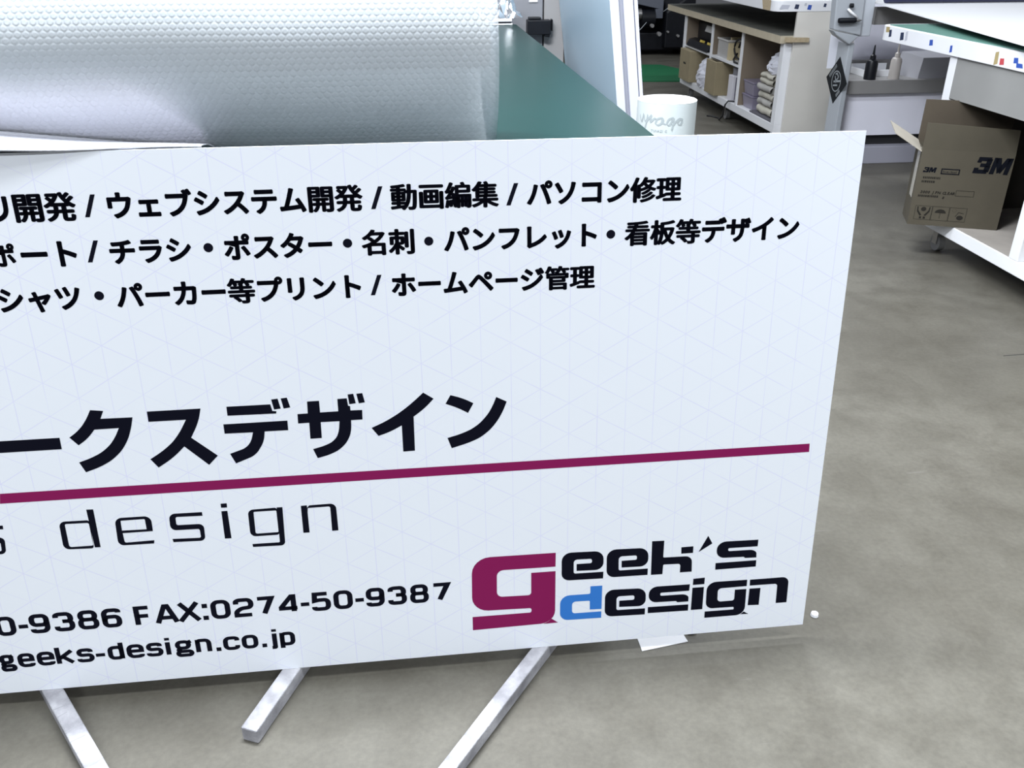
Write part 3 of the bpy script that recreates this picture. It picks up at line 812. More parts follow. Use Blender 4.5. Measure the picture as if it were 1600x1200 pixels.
def script_line(pts, wd=0.0036):
    P = []
    for i in range(len(pts) - 1):
        for k2 in range(6):
            p0 = Vector(pts[max(i - 1, 0)]); p1 = Vector(pts[i]); p2 = Vector(pts[i + 1]); p3 = Vector(pts[min(i + 2, len(pts) - 1)])
            t = k2 / 6
            P.append(0.5 * ((2 * p1) + (p2 - p0) * t + (2 * p0 - 5 * p1 + 4 * p2 - p3) * t * t + (3 * p1 - p0 - 3 * p2 + p3) * t ** 3))
    vs = []
    for p in P:
        vs += [on_tube(p.x - wd * .5, p.y + wd * .6), on_tube(p.x + wd * .5, p.y - wd * .6)]
    scr.add(vs, [(2 * i, 2 * i + 1, 2 * i + 3, 2 * i + 2) for i in range(len(P) - 1)])


zb = 0.692
script_line([(-.078, zb + .022), (-.072, zb + .004), (-.066, zb + .010), (-.062, zb + .026), (-.057, zb + .006), (-.050, zb + .012), (-.048, zb + .026), (-.053, zb - .004), (-.057, zb - .022)])
script_line([(-.053, zb + .002), (-.044, zb + .016), (-.036, zb + .026), (-.037, zb + .022), (-.040, zb + .006), (-.033, zb + .012), (-.026, zb + .018), (-.021, zb + .016)])
script_line([(-.008, zb + .021), (-.020, zb + .016), (-.024, zb + .002), (-.014, zb + .001), (-.004, zb + .012), (-.006, zb + .021), (-.008, zb + .006), (.004, zb + .004)])
script_line([(.022, zb + .022), (.010, zb + .017), (.005, zb + .003), (.013, zb + .002), (.022, zb + .022), (.022, zb + .005), (.018, zb - .017)])
script_line([(.019, zb - .002), (.030, zb + .012), (.040, zb + .019), (.046, zb + .014), (.042, zb + .003), (.034, zb + .003), (.036, zb + .014), (.048, zb + .018)])
for i, ch in enumerate('TUNAZIC'):
    vs, fs = glyph(ch, 0.02)
    scr.add([on_tube(-.036 + i * .0062 + v[0] * .0085, zb - .020 + v[1] * .0095) for v in vs], fs)
obj('printed_script', scr, mat('pale_grey_print', (0.29, 0.33, 0.345), 0.6), tube, label='pale grey handwritten print')

# ------------------------------------------------------------------ right cabinet with the carton
rc = thing('open_cabinet', 'white open-front cabinet on castors at the right edge holding the marked carton', 'cabinet', (1.42, 1.2, 0))
obj('bottom_board', MB().box(0, 0.7, -0.9, 1.0, 0.10, 0.15), WHITE, rc, bevel=0.002)
obj('end_panel', MB().box(0, 0.7, 0.95, 1.0, 0.15, 0.755), WHITE, rc, bevel=0.002)
obj('end_panel', MB().box(0, 0.7, -0.9, -0.85, 0.15, 0.755), WHITE, rc, bevel=0.002)
obj('divider', MB().box(0, 0.7, 0.33, 0.38, 0.15, 0.755), WHITE, rc, bevel=0.002)
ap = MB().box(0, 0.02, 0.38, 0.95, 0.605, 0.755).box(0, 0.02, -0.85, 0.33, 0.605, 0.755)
obj('apron', ap, mat('shaded_apron_laminate', (0.26, 0.26, 0.255), 0.5, var=0.1, scale=5), rc)  # pale apron laminate darkened in colour for the shade under the worktop
obj('back_panel', MB().box(0.68, 0.7, -0.85, 0.95, 0.15, 0.755), BROWNIN, rc)
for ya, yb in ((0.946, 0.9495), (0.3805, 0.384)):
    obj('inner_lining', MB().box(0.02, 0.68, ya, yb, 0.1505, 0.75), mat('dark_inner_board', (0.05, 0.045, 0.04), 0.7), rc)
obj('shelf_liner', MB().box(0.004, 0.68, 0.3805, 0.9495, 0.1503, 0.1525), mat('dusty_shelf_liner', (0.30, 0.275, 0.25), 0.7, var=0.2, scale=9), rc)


def caster(parent, x, y, z1=0.10, rr=0.034):
    f = MB().box(x - .022, x + .022, y - .02, y + .02, z1 - .008, z1)
    f.box(x - .019, x - .016, y - .016, y + .016, 0.03, z1).box(x + .016, x + .019, y - .016, y + .016, 0.03, z1)
    c = obj('caster', f, STEEL, parent)
    obj('wheel', MB().revolve([(0.004, -.013), (rr, -.013), (rr, .013), (0.004, .013)], (x, y, rr), axis='X', n=20), mat('grey_wheel', (0.22, 0.22, 0.22), 0.6), c)


for cx in (0.06, 0.64):
    for cy in (-0.8, 0.9):
        caster(rc, cx, cy)

ct = thing('carton', 'open brown cardboard carton with bold black print on the right cabinet shelf', 'box', (1.259, 1.991, 0.1536), (0, 0, R(-21.7)))
W_, D_, H_ = 0.325, 0.15, 0.294
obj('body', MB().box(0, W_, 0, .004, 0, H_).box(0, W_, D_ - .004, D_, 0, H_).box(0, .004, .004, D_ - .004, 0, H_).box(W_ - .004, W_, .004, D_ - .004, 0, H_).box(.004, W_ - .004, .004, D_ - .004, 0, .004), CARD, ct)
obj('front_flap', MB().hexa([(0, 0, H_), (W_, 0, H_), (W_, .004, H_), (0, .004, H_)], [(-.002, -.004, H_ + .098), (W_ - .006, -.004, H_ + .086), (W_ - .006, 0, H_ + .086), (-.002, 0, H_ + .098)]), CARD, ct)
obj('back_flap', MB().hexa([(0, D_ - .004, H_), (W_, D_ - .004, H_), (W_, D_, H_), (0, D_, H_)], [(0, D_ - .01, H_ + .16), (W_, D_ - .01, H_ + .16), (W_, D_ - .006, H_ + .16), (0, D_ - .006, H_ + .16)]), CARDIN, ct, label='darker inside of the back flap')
obj('side_flap', MB().hexa([(-.001, .004, H_ - .012), (-.001, D_ - .02, H_ + .006), (-.001, D_ - .02, H_ + .010), (-.001, .004, H_ - .008)], [(-.108, .006, H_ + .052), (-.116, D_ - .02, H_ + .073), (-.116, D_ - .02, H_ + .077), (-.108, .006, H_ + .056)]), mat('pale_cardboard_inside', (0.36, 0.33, 0.28), 0.8), ct, label='paler left flap folded outward')
obj('packing_tape', MB().box(-.0007, 0, .03, .085, .10, H_ - .002), mat('glossy_clear_tape', (0.52, 0.50, 0.45), 0.12), ct)
pr = MB()


def card_poly(pts, loops=None):
    pr.add([(x, -.0006, z) for x, z in pts], [tuple(range(len(pts)))])


def card_text(txt, x, z, h, sx=1.0, shear=0.18, off=0.02, adv=0.62):
    for i, ch in enumerate(txt):
        if ch == ' ':
            continue
        vs, fs = glyph(ch, off)
        pr.add([(x + (i * adv + v[0]) * h * sx + v[1] * h * shear, -.0006, z + v[1] * h) for v in vs], fs)


def three_m(x, z, w, h):
    """bold slanted 3 and M"""
    g = h * .20
    s = h * .16

    def q(pts):
        card_poly([(x + px * w + pz * s, z + pz * h) for px, pz in pts])
    q([(.03, 1), (.40, 1), (.40, .76), (.03, .76)]); q([(.02, .78), (.02, .66), (.14, .66), (.14, .78)])
    q([(.28, .9), (.43, .9), (.43, .55), (.28, .55)]); q([(.14, .62), (.42, .62), (.42, .40), (.14, .40)])
    q([(.28, .5), (.44, .5), (.44, .1), (.28, .1)]); q([(0, 0), (.40, 0), (.40, .24), (0, .24)]); q([(0, .2), (.13, .2), (.13, .34), (0, .34)])
    q([(.47, 0), (.60, 0), (.60, 1), (.47, 1)]); q([(.87, 0), (1, 0), (1, 1), (.87, 1)])
    q([(.50, 1), (.66, 1), (.80, .2), (.68, .05)]); q([(.97, 1), (.81, 1), (.66, .2), (.78, .05)])


three_m(0.190, 0.214, 0.122, 0.062)
BP = mat('carton_black_print', (0.005, 0.006, 0.010), 0.7, spec=0.08)
obj('large_print', pr, BP, ct, label='large bold black print')
pr = MB()
three_m(0.017, 0.207, 0.044, 0.020)
for a in (((.081, .203), (.147, .203), (.147, .207), (.081, .207)), ((.081, .221), (.147, .221), (.147, .225), (.081, .225)), ((.081, .203), (.085, .203), (.085, .225), (.081, .225)), ((.143, .203), (.147, .203), (.147, .225), (.143, .225))):
    card_poly(a)
card_text('Scotchcal', .0875, .2095, .0105, adv=.56, shear=0)
obj('small_print', pr, BP, ct, label='small bold print and boxed word')
pr = MB()
card_text('2000 JPN CLEAR', .023, .126, .0145, adv=.61, off=.03)
card_text('8', .105, .108, .014)
obj('content_print', pr, mat('carton_grey_print', (0.012, 0.011, 0.010), 0.7, spec=0.1), ct, label='line of content print')
pr = MB()
for z, xa, xb in ((.183, .022, .082), (.168, .020, .062), (.112, .018, .088)):
    x = xa
    while x < xb:
        w = random.uniform(.003, .007)
        card_poly([(x, z), (x + w, z), (x + w, z + .008), (x, z + .008)])
        x += w + .0018
for xa, xb, za, zb2 in ((.150, .215, .122, .1235), (.150, .215, .143, .1445), (.150, .1515, .122, .1445), (.2135, .215, .122, .1445)):
    card_poly([(xa, za), (xb, za), (xb, zb2), (xa, zb2)])
obj('fine_print', pr, mat('carton_faded_print', (0.022, 0.020, 0.017), 0.7, spec=0.1), ct)
pr = MB()
for k2 in range(3):
    xa = .018 + .0625 * k2
    for a in (((0, 0), (.0615, 0), (.0615, .0012), (0, .0012)), ((0, .054), (.0615, .054), (.0615, .0552), (0, .0552)), ((0, 0), (.0012, 0), (.0012, .055), (0, .055)), ((.0603, 0), (.0615, 0), (.0615, .055), (.0603, .055))):
        card_poly([(xa + p[0], .022 + p[1]) for p in a])


def disc(cx, cz, ra, rb, a0=0, a1=2 * pi, n=20):
    card_poly([(cx + ra * cos(a0 + (a1 - a0) * i / n), cz + rb * sin(a0 + (a1 - a0) * i / n)) for i in range(n + (0 if abs(a1 - a0 - 2 * pi) < 1e-6 else 1))])


disc(.049, .064, .010, .009, n=8)                                  # fragile item between two hands
for s in (-1, 1):
    card_poly([(.049 + s * .024, .073), (.049 + s * .020, .073), (.049 + s * .018, .058), (.049 + s * .004, .040), (.049 + s * .010, .036), (.049 + s * .023, .054)])
    card_poly([(.049 + s * .003, .034), (.049 + s * .011, .034), (.049 + s * .011, .026), (.049 + s * .003, .026)])
disc(.111, .052, .020, .015, 0, pi)                                # umbrella
card_poly([(.1103, .052), (.1117, .052), (.1117, .030), (.1103, .030)])
disc(.184, .038, .012, .009)                                       # item under a slanted roof
card_poly([(.166, .042), (.176, .060), (.196, .056), (.196, .054), (.177, .0575), (.168, .041)])
for i in range(8):
    a = 2 * pi * i / 8
    card_poly([(.160 + .006 * cos(a - .12), .066 + .006 * sin(a - .12)), (.160 + .006 * cos(a + .12), .066 + .006 * sin(a + .12)), (.160 + .010 * cos(a), .066 + .010 * sin(a))])
obj('handling_marks', pr, mat('carton_faded_print', (0.022, 0.020, 0.017), 0.7, spec=0.1), ct, label='faded handling symbols and small print')
bx = thing('carton', 'plain brown cardboard box in the nearer bay of the right cabinet', 'box', (1.50, 0.85, 0.1505))
obj('body', MB().box(0, .35, 0, .62, 0, .26), CARDB, bx, bevel=.003)
obj('packing_tape', MB().box(-.0008, 0, .28, .33, 0.0, .26), mat('tan_tape', (0.42, 0.32, 0.17), 0.25), bx)


# worktop slabs -----------------------------------------------------------------
def slab(name, label, cat, x0, x1, y0, y1, z0, z1, corner, m, rad=.06):
    pts = [(x0, y0, rad if corner == 'near' else 0), (x1, y0, 0), (x1, y1, 0), (x0, y1, rad if corner == 'far' else 0)]
    o = obj(name, MB().prism(rounded(pts, 6), z0, z1), m, bevel=.002)
    return tag(o, label, cat)


def scrap(parent, verts, m, label):
    c = sum((Vector(v) for v in verts), Vector()) / len(verts)
    obj('tape_scrap', MB().add(verts, [tuple(range(len(verts)))]), m, parent, label=label)


rt = slab('worktop', 'white worktop with torn tape on its edge, over the carton at the right', 'worktop', 1.41, 2.5, 0.3, 2.77, 0.757, 0.818, 'far', WHITE)
xe = 1.4095
for y, z, hy, hz, m, lab in ((2.665, .790, .012, .016, DARKTAPE, 'dark tape scrap'), (2.69, .803, .018, .012, OCHRE, 'ochre tape scrap'), (2.565, .788, .016, .017, DARKTAPE, 'dark tape scrap'), (2.53, .792, .010, .020, GREYTAPE, 'grey tape scrap'),
                             (2.335, .788, .014, .012, BLUETAPE, 'blue tape scrap'), (2.19, .781, .009, .014, BLUETAPE, 'blue tape scrap'), (1.90, .783, .012, .024, OCHRE, 'ochre tape scrap'), (1.865, .776, .014, .012, REDTAPE, 'red tape scrap'), (1.79, .789, .014, .010, BLUETAPE, 'blue tape scrap'), (1.765, .775, .02, .008, BLUETAPE, 'blue tape scrap')):
    scrap(rt, [(xe, y - hy, z - hz * .7), (xe, y + hy * .8, z - hz), (xe, y + hy, z + hz * .8), (xe, y - hy * .6, z + hz)], m, lab)
tag(obj('cutting_mat', MB().box(1.432, 2.45, 0.35, 2.72, 0.8183, 0.8215), MATG2), 'pale green cutting mat on the right worktop under the white panel', 'cutting mat')
tag(obj('spacer_board', MB().prism([(1.66, 1.9), (2.3, 1.75), (2.4, 2.6), (1.78, 2.65)], 0.822, 0.845), BLACKP), 'dark board between the green mat and the white panel at the right', 'board')
e0, e1 = Vector((1.803, 3.70)), Vector((1.20, 0.93))
gv = Vector((1.0, -0.21)).normalized()
tag(obj('acrylic_sheet', MB().prism([(e1.x, e1.y), (e1.x + gv.x * 1.1, e1.y + gv.y * 1.1), (e0.x + gv.x * 1.1, e0.y + gv.y * 1.1), (e0.x, e0.y)], 0.8452, 0.850), mat('glossy_white_panel', (0.86, 0.87, 0.89), 0.3)), 'glossy white sheet lying askew on the right worktop', 'sheet')
tag(obj('film_roll', MB().revolve([(.01, 0), (.03, 0), (.03, .85), (.01, .85)], (1.79, 3.47, 0.8805), axis='X', n=28), mat('navy_film', (0.012, 0.015, 0.06), 0.35)), 'navy blue film roll behind the white panel at the top right', 'film roll')

# ------------------------------------------------------------------ flatbed machine between the two cabinets
mc = thing('flatbed_machine', 'grey steel flatbed machine with a black grip and diamond badge on its leg', 'machine', (1.62, 3.57, 0))
obj('base_rail', MB().box(-.02, 1.3, 0, .08, 0.0, .096), mat('cool_grey_rail', (0.34, 0.34, 0.40), 0.45), mc, bevel=.003)
obj('skirt_panel', MB().box(.09, 1.3, .03, .05, .154, .383), LILAC, mc)
obj('front_beam', MB().box(.09, 1.3, 0, .06, .383, .455), GREYD, mc, bevel=.003)
obj('shelf', MB().prism([(.09, .06), (1.3, .06), (1.3, .372), (.27, .372)], .44, .455), GREYD, mc)
obj('bed_beam', MB().box(.17, 1.3, -.02, .02, .74, .825), GREYD, mc)
obj('back_panel', MB().box(.27, 1.3, .355, .37, .455, .82), LILAC, mc)
obj('gap_shade_panel', MB().box(.06, 1.3, .06, .07, .0, .383), BLACKR, mc)  # black sheet standing in for the deep shade in the gap under the skirt
obj('rear_leg', MB().box(1.22, 1.28, .10, .16, 0, .44), GREYM, mc)
lg = obj('leg', MB().box(.026, .058, -.07, .06, 0, .655), GREYM, mc, bevel=.004)
obj('bracket', MB().hexa([(.0262, .0, .655), (.0262, .16, .675), (.0262, .15, .50), (.0262, .03, .52)], [(.0285, .0, .655), (.0285, .16, .675), (.0285, .15, .50), (.0285, .03, .52)]), mat('lit_leg_plate', (0.66, 0.68, 0.76), 0.4), lg, label='pale plate for the light on the leg')  # pale plate put on for bright light on the upper leg face
bd = MB()
cy, cz, hw, hh = .005, .458, .125, .122
xx = .0245
bd.hexa([(xx, cy - hw, cz), (xx, cy, cz - hh), (xx, cy + hw, cz), (xx, cy, cz + hh)], [(xx + .0012, cy - hw, cz), (xx + .0012, cy, cz - hh), (xx + .0012, cy + hw, cz), (xx + .0012, cy, cz + hh)])
badge = obj('diamond_badge', bd, mat('badge_black', (0.009, 0.011, 0.014), 0.6, spec=0.15, var=0.3, scale=40), mc, label='black diamond badge with a ringed emblem')
em = MB()


def badge_strip(a, b, w):
    a, b = Vector(a), Vector(b)
    n = Vector((-(b - a).y, (b - a).x)).normalized() * w / 2
    em.add([(xx - .0005, cy - p.x, cz + p.y) for p in (a + n, b + n, b - n, a - n)], [(0, 1, 2, 3)])


for i in range(28):
    a0, a1 = 2 * pi * i / 28, 2 * pi * (i + 1) / 28
    badge_strip((.052 * cos(a0), .052 * sin(a0) - .004), (.052 * cos(a1), .052 * sin(a1) - .004), .006)
badge_strip((-.03, -.03), (.02, -.022), .008)
badge_strip((-.03, -.01), (.05, .004), .010)
badge_strip((-.02, .02), (.0, -.012), .008)
badge_strip((.0, .035), (.022, .02), .008)
badge_strip((.022, .02), (.0, .002), .008)
badge_strip((-.018, .03), (.004, .038), .008)
for k2 in range(9):                                                # lettering along two sides of the diamond
    t = k2 / 8
    badge_strip((-.085 + .06 * t - .006, .018 + .06 * t + .002), (-.085 + .06 * t + .008, .018 + .06 * t - .012), .005)
    if k2 < 6:
        badge_strip((.025 + .045 * t - .006, -.075 + .045 * t + .006), (.025 + .045 * t + .006, -.075 + .045 * t - .006), .005)
obj('badge_emblem', em, mat('badge_grey_print', (0.26, 0.28, 0.30), 0.5), badge)
obj('housing', MB().hexa([(-.085, -.10, .725), (.068, -.10, .695), (.068, -.04, .695), (-.085, -.04, .725)], [(-.105, -.10, 1.0), (.053, -.10, 1.0), (.053, -.04, 1.0), (-.105, -.04, 1.0)]), GREYM, mc, bevel=.006)
obj('lower_housing', MB().hexa([(-.06, -.09, .695), (.02, -.09, .65), (.02, -.03, .65), (-.06, -.03, .695)], [(-.087, -.094, .723), (.066, -.094, .694), (.066, -.03, .694), (-.087, -.03, .723)]), GREYM, mc, bevel=.006)
gp = obj('grip', MB().revolve([(.001, -.055), (.0125, -.053), (.014, -.04), (.0135, .03), (.010, .04), (.001, .041)], (-.025, -.125, .772), axis='X', n=18), BLACKP, mc, label='black rubber grip')
obj('grip_tip', MB().revolve([(.008, .04), (.006, .06), (.001, .072)], (-.025, -.125, .772), axis='X', n=14), STEEL, gp, label='bright metal tip')
lv = MB().tube([(-.025, -.10, .822), (-.03, -.12, .823), (-.02, -.125, .812), (.02, -.125, .785)], .007)
lever = obj('lever', lv, PAPER, mc, label='white lever')
obj('lever_knob', MB().revolve([(.001, -.012), (.011, -.008), (.011, .008), (.001, .012)], (-.018, -.118, .842), axis='X', n=14), BLACKP, lever)
obj('side_post', MB().box(.06, .128, -.08, -.02, .69, 1.0), mat('light_grey_post', (0.46, 0.49, 0.54), 0.4), mc, bevel=.004)


def bottle(name, label, x, y, z, r_, hb, m, mcap):
    t = thing(name, label, 'bottle', (x, y, z))
    obj('body', MB().revolve([(.001, 0), (r_, 0), (r_, hb * .80), (r_ * .86, hb * .93), (r_ * .45, hb), (.001, hb)], n=24), m, t, bevel=0)
    obj('nozzle', MB().revolve([(r_ * .5, hb), (r_ * .48, hb + .018), (r_ * .22, hb + .024), (.003, hb + .072), (.001, hb + .073)], n=18), mcap, t)


bottle('glue_bottle', 'black squeeze bottle with pointed nozzle on the grey machine shelf', 1.851, 3.61, .4552, .032, .105, BLACKP, BLACKP)
CLR = mat('cloudy_plastic', (0.42, 0.39, 0.37), 0.3)
bottle('glue_bottle', 'cloudy beige squeeze bottle beside the black bottle on the machine shelf', 1.99, 3.61, .4552, .029, .115, CLR, CLR)
tr = thing('parts_tray', 'low white tray behind the two squeeze bottles', 'tray', (2.02, 3.78, .4552))
obj('base', MB().box(-.16, .05, -.08, .08, 0, .006), PAPER, tr)
obj('rim', MB().box(-.16, .05, -.08, -.074, .006, .035).box(-.16, .05, .074, .08, .006, .05).box(-.16, -.154, -.074, .074, .006, .035), PAPER, tr)
tag(obj('metal_bar', MB().box(1.86, 2.28, 3.88, 3.90, .4552, .52), GREYD), 'flat dark grey bar standing behind the white tray on the machine shelf', 'bar')
tag(obj('sheet_box', MB().hexa([(2.12, 3.59, .4552), (2.42, 3.62, .4552), (2.42, 3.80, .4552), (2.08, 3.80, .4552)], [(2.15, 3.62, .56), (2.42, 3.64, .56), (2.42, 3.80, .575), (2.12, 3.80, .575)]), mat('mid_grey_box', (0.33, 0.33, 0.36), 0.5)), 'slanted grey box on the machine shelf right of the bottles', 'box')

# ------------------------------------------------------------------ far cabinet with open bays
fc = thing('open_cabinet', 'white cabinet with three open bays on castors behind the paper tube', 'cabinet', (1.49, 3.97, 0))
obj('bottom_board', MB().box(0, .62, 0, 1.96, .10, .148), WHITE, fc, bevel=.002)
for y0, y1 in ((0, .055), (1.92, 1.96)):
    obj('end_panel', MB().box(0, .62, y0, y1, .148, .605), WHITE, fc, bevel=.002)
for y0 in (.67, 1.275):
    obj('divider', MB().box(0, .62, y0, y0 + .025, .148, .605), WHITE, fc, bevel=.002)
obj('back_panel', MB().box(.60, .62, .055, 1.92, .148, .605), BROWNIN, fc)
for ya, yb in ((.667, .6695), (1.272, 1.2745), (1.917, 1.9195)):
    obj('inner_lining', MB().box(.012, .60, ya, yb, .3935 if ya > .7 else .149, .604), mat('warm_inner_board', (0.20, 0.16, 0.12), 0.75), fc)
for y0, y1 in ((.695, 1.275), (1.30, 1.92)):
    obj('shelf', MB().box(.005, .60, y0, y1, .378, .393), WHITE, fc)
obj('top_board', MB().box(-.03, .72, -.004, 2.35, .605, .646), mat('beige_board_edge', (0.50, 0.44, 0.33), 0.7, var=0.1, scale=20), fc)
obj('top_surface', MB().box(-.028, .72, .0, 2.348, .646, .649), DARKTOP, fc)
obj('side_cladding', MB().box(.045, .80, -.02, -.005, .10, .774), CREAM, fc, label='cream panel closing the near end')
for cx in (.06, .55):
    for cy in (.12, .98, 1.84):
        caster(fc, cx, cy)
wt = slab('worktop', 'white worktop with blue tape scraps on its edge, above the three-bay cabinet', 'worktop', 1.40, 2.7, 3.95, 6.3, .775, .832, 'near', WHITE)
ye = 3.9495
for x, z, hx, hz, m, lab in ((1.455, .800, .03, .012, GREYTAPE, 'grey tape scrap'), (1.525, .801, .014, .013, DARKTAPE, 'dark tape scrap'), (1.60, .797, .013, .014, BLUETAPE, 'blue tape scrap'), (1.575, .812, .008, .008, GREYTAPE, 'grey tape scrap'), (1.69, .807, .009, .010, DARKTAPE, 'dark tape scrap')):
    scrap(wt, [(x - hx, ye, z - hz * .8), (x + hx * .7, ye, z - hz), (x + hx, ye, z + hz * .8), (x - hx * .6, ye, z + hz)], m, lab)
obj('bare_corner', MB().add([(1.3993, 4.02, .776), (1.3993, 4.13, .776), (1.3993, 4.16, .831), (1.3993, 4.02, .831)], [(0, 1, 2, 3)]), MDF, wt, label='bare brown chipboard patch')
tag(obj('wood_batten', MB().obox((1.545, 3.932, .628), (.07, .012, .012), (0, .03, .1)), MDF), 'short bare wooden batten against the near end of the three-bay cabinet', 'batten')

# contents of the bays, far bay first
dv = thing('machine_unit', 'black machine unit with a pale label on the upper shelf of the far bay', 'device', (1.52, 5.32, .3935))
obj('body', MB().box(.06, .5, 0, .54, 0, .17), BLACKP, dv, bevel=.01)
obj('label_plate', MB().obox((.05, .22, .135), (.006, .085, .022), (0, .3, .0)), mat('pale_plate', (0.55, 0.55, 0.55), 0.5), dv)
kb = thing('keypad_unit', 'flat black unit with yellow tabs lying before the black machine unit', 'device', (1.485, 5.33, .3935))
obj('body', MB().hexa([(0, 0, 0), (.075, 0, 0), (.075, .5, 0), (0, .5, 0)], [(.02, 0, .045), (.075, 0, .055), (.075, .5, .055), (.02, .5, .045)]), BLACKP, kb, bevel=.003)
for y in (.03, .20):
    obj('tab', MB().obox((.03, y, .055), (.012, .022, .008), (0, .3, 0)), mat('yellow_tab', (0.62, 0.47, 0.10), 0.5), kb)
bx = thing('carton', 'tall cardboard carton in the far bay, left of the white bag', 'box', (1.455, 5.60, .1485))
obj('body', MB().box(0, .40, 0, .26, 0, .222), CARDB, bx, bevel=.003)
obj('printed_mark', MB().add([(-.0006, .10, .12), (-.0006, .16, .12), (-.0006, .155, .135), (-.0006, .105, .128), (-.0006, .10, .15)], [(0, 1, 2, 3, 4)]), BLACKP, bx)


def bag(name, label, x, y, z, rx, ry, h, seed, m):
    random.seed(seed)
    rows = []
    for i in range(9):
        t = i / 8
        rad = (.55 + .55 * sin(pi * min(1, .25 + t * .75))) * (1 if t < .95 else .5)
        rows.append([(x + rx * rad * cos(2 * pi * (j % 16) / 16) * (1 + .12 * sin(j % 16 * 2.3 + i * 1.7)), y + ry * rad * sin(2 * pi * (j % 16) / 16) * (1 + .12 * sin(j % 16 * 1.9 + i * 2.1)), z + h * t + (0 if i == 0 else .008 * sin(j % 16 * 3.1 + i))) for j in range(17)])
    b = MB().grid(rows, smooth=False)
    b.add([rows[0][j] for j in range(16)], [tuple(range(16))])
    b.add([rows[-1][j] for j in range(16)], [tuple(range(16))])
    return tag(obj(name, b, m), label, 'bag')


BAGM = mat('white_plastic_bag', (0.60, 0.61, 0.68), 0.35)
bag('plastic_bag', 'white plastic bag between the two cartons on the lowest shelf', 1.545, 5.42, .1485, .07, .11, .19, 3, BAGM)
bn = thing('storage_tub', 'clear plastic tub with papers on the upper shelf of the middle bay', 'tub', (1.52, 4.98, .3935))
TUBM = mat('cloudy_clear_tub', (0.44, 0.43, 0.42), 0.25)
obj('walls', MB().box(0, .004, 0, .21, 0, .12).box(.30, .304, 0, .21, 0, .12).box(.004, .30, 0, .004, 0, .12).box(.004, .30, .206, .21, 0, .12).box(.004, .30, .004, .206, 0, .004), TUBM, bn)
obj('rim', MB().box(-.008, .0, -.004, .214, .112, .122).box(-.008, .31, -.008, -.004, .112, .122), mat('tub_rim', (0.62, 0.61, 0.60), 0.3), bn)
tag(obj('paper_folder', MB().obox((1.66, 5.06, .465), (.10, .012, .06), (0.1, 0, .1)), mat('manila_folder', (0.50, 0.42, 0.26), 0.7)), 'beige folder standing inside the clear tub', 'folder')
tag(obj('paper_folder', MB().box(1.51, 1.72, 4.915, 4.955, .3936, .50), mat('manila_folder', (0.5, 0.42, 0.26), 0.7)), 'beige folder standing between the clear tub and the black cables', 'folder')
cb = MB()
pts = []
for i in range(80):
    t = i / 79 * 2 * pi * 3.2
    pts.append((1.57 + .03 * sin(t * .37), 4.815 + .095 * cos(t) * (1 - .08 * sin(t * .3)), .470 + .062 * sin(t) + .006 * cos(t * .5)))
cb.tube(pts, .0062, 7)
cb.tube([(1.50, 4.72, .401), (1.50, 4.78, .401), (1.53, 4.88, .404), (1.56, 4.90, .44)], .0062, 7)
tag(obj('cable_coil', cb, BLACKR), 'loose coil of black cable on the upper shelf of the middle bay', 'cable')
tag(obj('plastic_case', MB().box(1.64, 1.95, 4.72, 4.88, .3936, .51), mat('smoky_case', (0.16, 0.17, 0.18), 0.4)), 'smoky grey case behind the black cable coil', 'case')
bx = thing('carton', 'brown cardboard carton on the lowest shelf of the middle bay', 'box', (1.455, 5.0, .1485))
obj('body', MB().box(0, .40, 0, .215, 0, .222), CARDB, bx, bevel=.003)
obj('top_flap', MB().obox((.03, .09, .226), (.02, .06, .002), (0, .25, 0)), CARDIN, bx)
bx = thing('white_box', 'narrow upright white box beside the carton in the middle bay', 'box', (1.50, 4.765, .1485))
obj('body', MB().box(0, .22, 0, .085, 0, .165), mat('white_box_card', (0.62, 0.61, 0.66), 0.6), bx, bevel=.002)
obj('dark_side', MB().box(.02, .21, -.0008, 0, .01, .155), mat('purple_grey_side', (0.12, 0.11, 0.15), 0.6), bx, label='dark side')  # darker sheet over the near side face
tag(obj('tape_roll', MB().revolve([(.022, 0), (.036, 0), (.036, .045), (.022, .045), (.022, 0)], (1.55, 4.81, .3142), n=24), mat('grey_tape_roll', (0.16, 0.16, 0.18), 0.5)), 'grey tape roll lying on top of the narrow white box', 'tape roll')
cab = MB().tube([(1.53, 4.735, .1535), (1.475, 4.745, .157), (1.462, 4.76, .13), (1.467, 4.80, .05), (1.475, 4.88, .010), (1.495, 4.96, .006), (1.47, 5.02, .006), (1.44, 5.05, .006)], .0055, 7)
tag(obj('loose_cable', cab, BLACKR), 'black cable hanging from the middle bay down to the floor', 'cable')
PUR = mat('purple_grey_tub', (0.24, 0.22, 0.29), 0.3)
for z, lab in ((.1485, 'lower of the two stacked purple grey tubs in the near bay'), (.2335, 'upper of the two stacked purple grey tubs in the near bay')):
    t = thing('parts_tub', lab, 'tub', (1.52, 4.44, z), group='purple grey tubs in the near bay')
    obj('body', MB().hexa([(.01, .012, 0), (.22, .012, 0), (.22, .165, 0), (.01, .165, 0)], [(0, 0, .074), (.23, 0, .074), (.23, .175, .074), (0, .175, .074)]), PUR, t, bevel=.004)
    obj('lid', MB().box(-.003, .233, -.003, .178, .0742, .0842), mat('purple_lid', (0.20, 0.18, 0.25), 0.35), t, bevel=.003)
tag(obj('floor_tray', MB().box(1.497, 1.95, 4.04, 4.40, .1483, .158), mat('dark_grey_tray', (0.10, 0.10, 0.12), 0.5)), 'flat dark grey tray under the pile of cream cloths', 'tray')
CLOTH = mat('cream_cloth', (0.52, 0.50, 0.43), 0.85, var=0.2, scale=12)
CLOTH2 = mat('grey_cloth', (0.42, 0.41, 0.39), 0.85, var=0.2, scale=12)
z = .1585
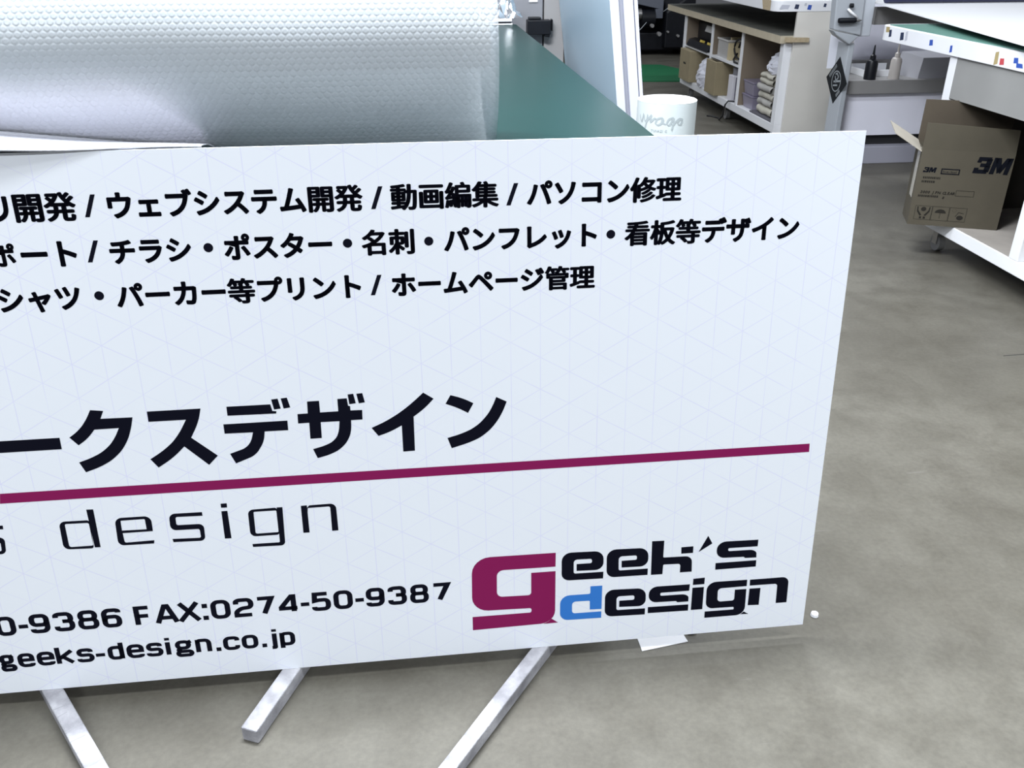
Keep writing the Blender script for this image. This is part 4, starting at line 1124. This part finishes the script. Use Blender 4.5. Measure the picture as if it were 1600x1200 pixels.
names = ['lowest cream cloth in the pile in the near bay', 'second lowest cloth in the pile in the near bay', 'third cloth from the bottom of the pile in the near bay', 'third cloth from the top of the pile in the near bay', 'second cloth from the top of the pile in the near bay', 'topmost cream cloth of the pile, under the white bag']
random.seed(5)
for i, lab in enumerate(names):
    h = (.05, .043, .044, .042, .038, .03)[i]
    y0, y1 = 4.115 + random.uniform(-.01, .01), 4.335 + random.uniform(-.02, .02)
    xf = 1.508 + random.uniform(-.004, .012)
    prof = []
    rows = []
    for k2 in range(9):
        a = pi * k2 / 8
        rows.append([(xf + .02 - .02 * sin(a) + .004 * sin(yy * 60 + i), yy, z + h * .03 + (h * .94) * (.5 - .5 * cos(a)) + .004 * sin(yy * 35 + i * 2) * sin(a)) for yy in [y0 + (y1 - y0) * q / 8 for q in range(9)]])
    b = MB().grid(rows)
    b.box(xf + .02, 1.80, y0, y1, z + h * .03, z + h * .97)
    tag(obj('folded_cloth', b, (CLOTH, CLOTH2)[i in (1, 3)]), lab, 'cloth', 'folded cloths in the near bay')
    z += h
bag('plastic_bag', 'white plastic bag on top of the pile of cream cloths', 1.60, 4.19, z + .002, .085, .095, .12, 8, BAGM)
tag(obj('red_pouch', MB().obox((1.60, 4.12, z + .135), (.03, .025, .012), (.2, .3, 0)), mat('dark_red_pouch', (0.20, 0.03, 0.05), 0.5)), 'small dark red pouch on the white bag in the near bay', 'pouch')

# ------------------------------------------------------------------ floor board and black printer far behind
gm = obj('floor_board', MB().prism([(0.9, 6.70), (1.77, 6.60), (1.95, 7.20), (1.80, 7.62), (0.9, 7.72)], 0.0005, 0.010), MATF)
tag(gm, 'bright green board lying flat on the floor before the black machine', 'board')
bm_ = thing('roll_machine', 'black roll-fed machine with rollers standing far behind the leaning panels', 'machine', (1.9, 8.3, 0))
obj('base', MB().box(-.9, .55, .1, .8, .05, .22), BLACKP, bm_, bevel=.01)
obj('side_plate', MB().hexa([(.12, 0, .08), (.42, 0, .08), (.42, 0, .62), (.12, 0, .42)], [(.12, .75, .08), (.42, .75, .08), (.42, .75, .9), (.12, .75, .9)]), BLACKP, bm_, bevel=.01)
obj('back_body', MB().box(-.9, .12, .45, .8, .22, .9), BLACKP, bm_, bevel=.01)
obj('roller', MB().revolve([(.001, -.9), (.055, -.9), (.055, -.12), (.001, -.12)], (0, .12, .40), axis='X', n=24), STEEL, bm_, label='dull metal roller')
obj('roller', MB().revolve([(.001, -.9), (.03, -.9), (.03, -.14), (.001, -.14)], (0, .16, .26), axis='X', n=20), mat('dark_steel', (0.10, 0.10, 0.11), 0.35, metal=0.8), bm_, label='dark lower roller')
obj('roller_end', MB().revolve([(.001, -.12), (.085, -.12), (.085, .02), (.001, .02)], (0, .12, .36), axis='X', n=24), BLACKP, bm_)
for x, z, r_ in ((-.03, .30, .018), (.05, .22, .02), (.14, .24, .010), (.25, .20, .013)):
    obj('knob', MB().revolve([(.001, -.03), (r_, -.03), (r_, .02), (.001, .02)], (x, -.01, z), axis='Y', n=16), GREYD, bm_)
hd = MB().hexa([(-.18, .10, .50), (.10, .06, .44), (.10, .30, .44), (-.18, .30, .50)], [(-.18, .10, .62), (.10, .06, .56), (.10, .30, .58), (-.18, .30, .64)])
hd.box(.02, .10, .06, .2, .36, .45)
obj('print_head', hd, mat('blue_grey_plastic', (0.10, 0.11, 0.14), 0.45), bm_, bevel=.006, label='blue grey head unit')
obj('cable', MB().tube([(-.20, .02, .22), (-.14, 0, .27), (-.08, .02, .33)], .004).tube([(.09, .02, .43), (.14, 0, .47), (.18, .02, .50)], .004), GREYM, bm_)
for cx in (-.8, .45):
    obj('foot', MB().box(cx - .04, cx + .04, .15, .7, 0, .05), BLACKR, bm_)
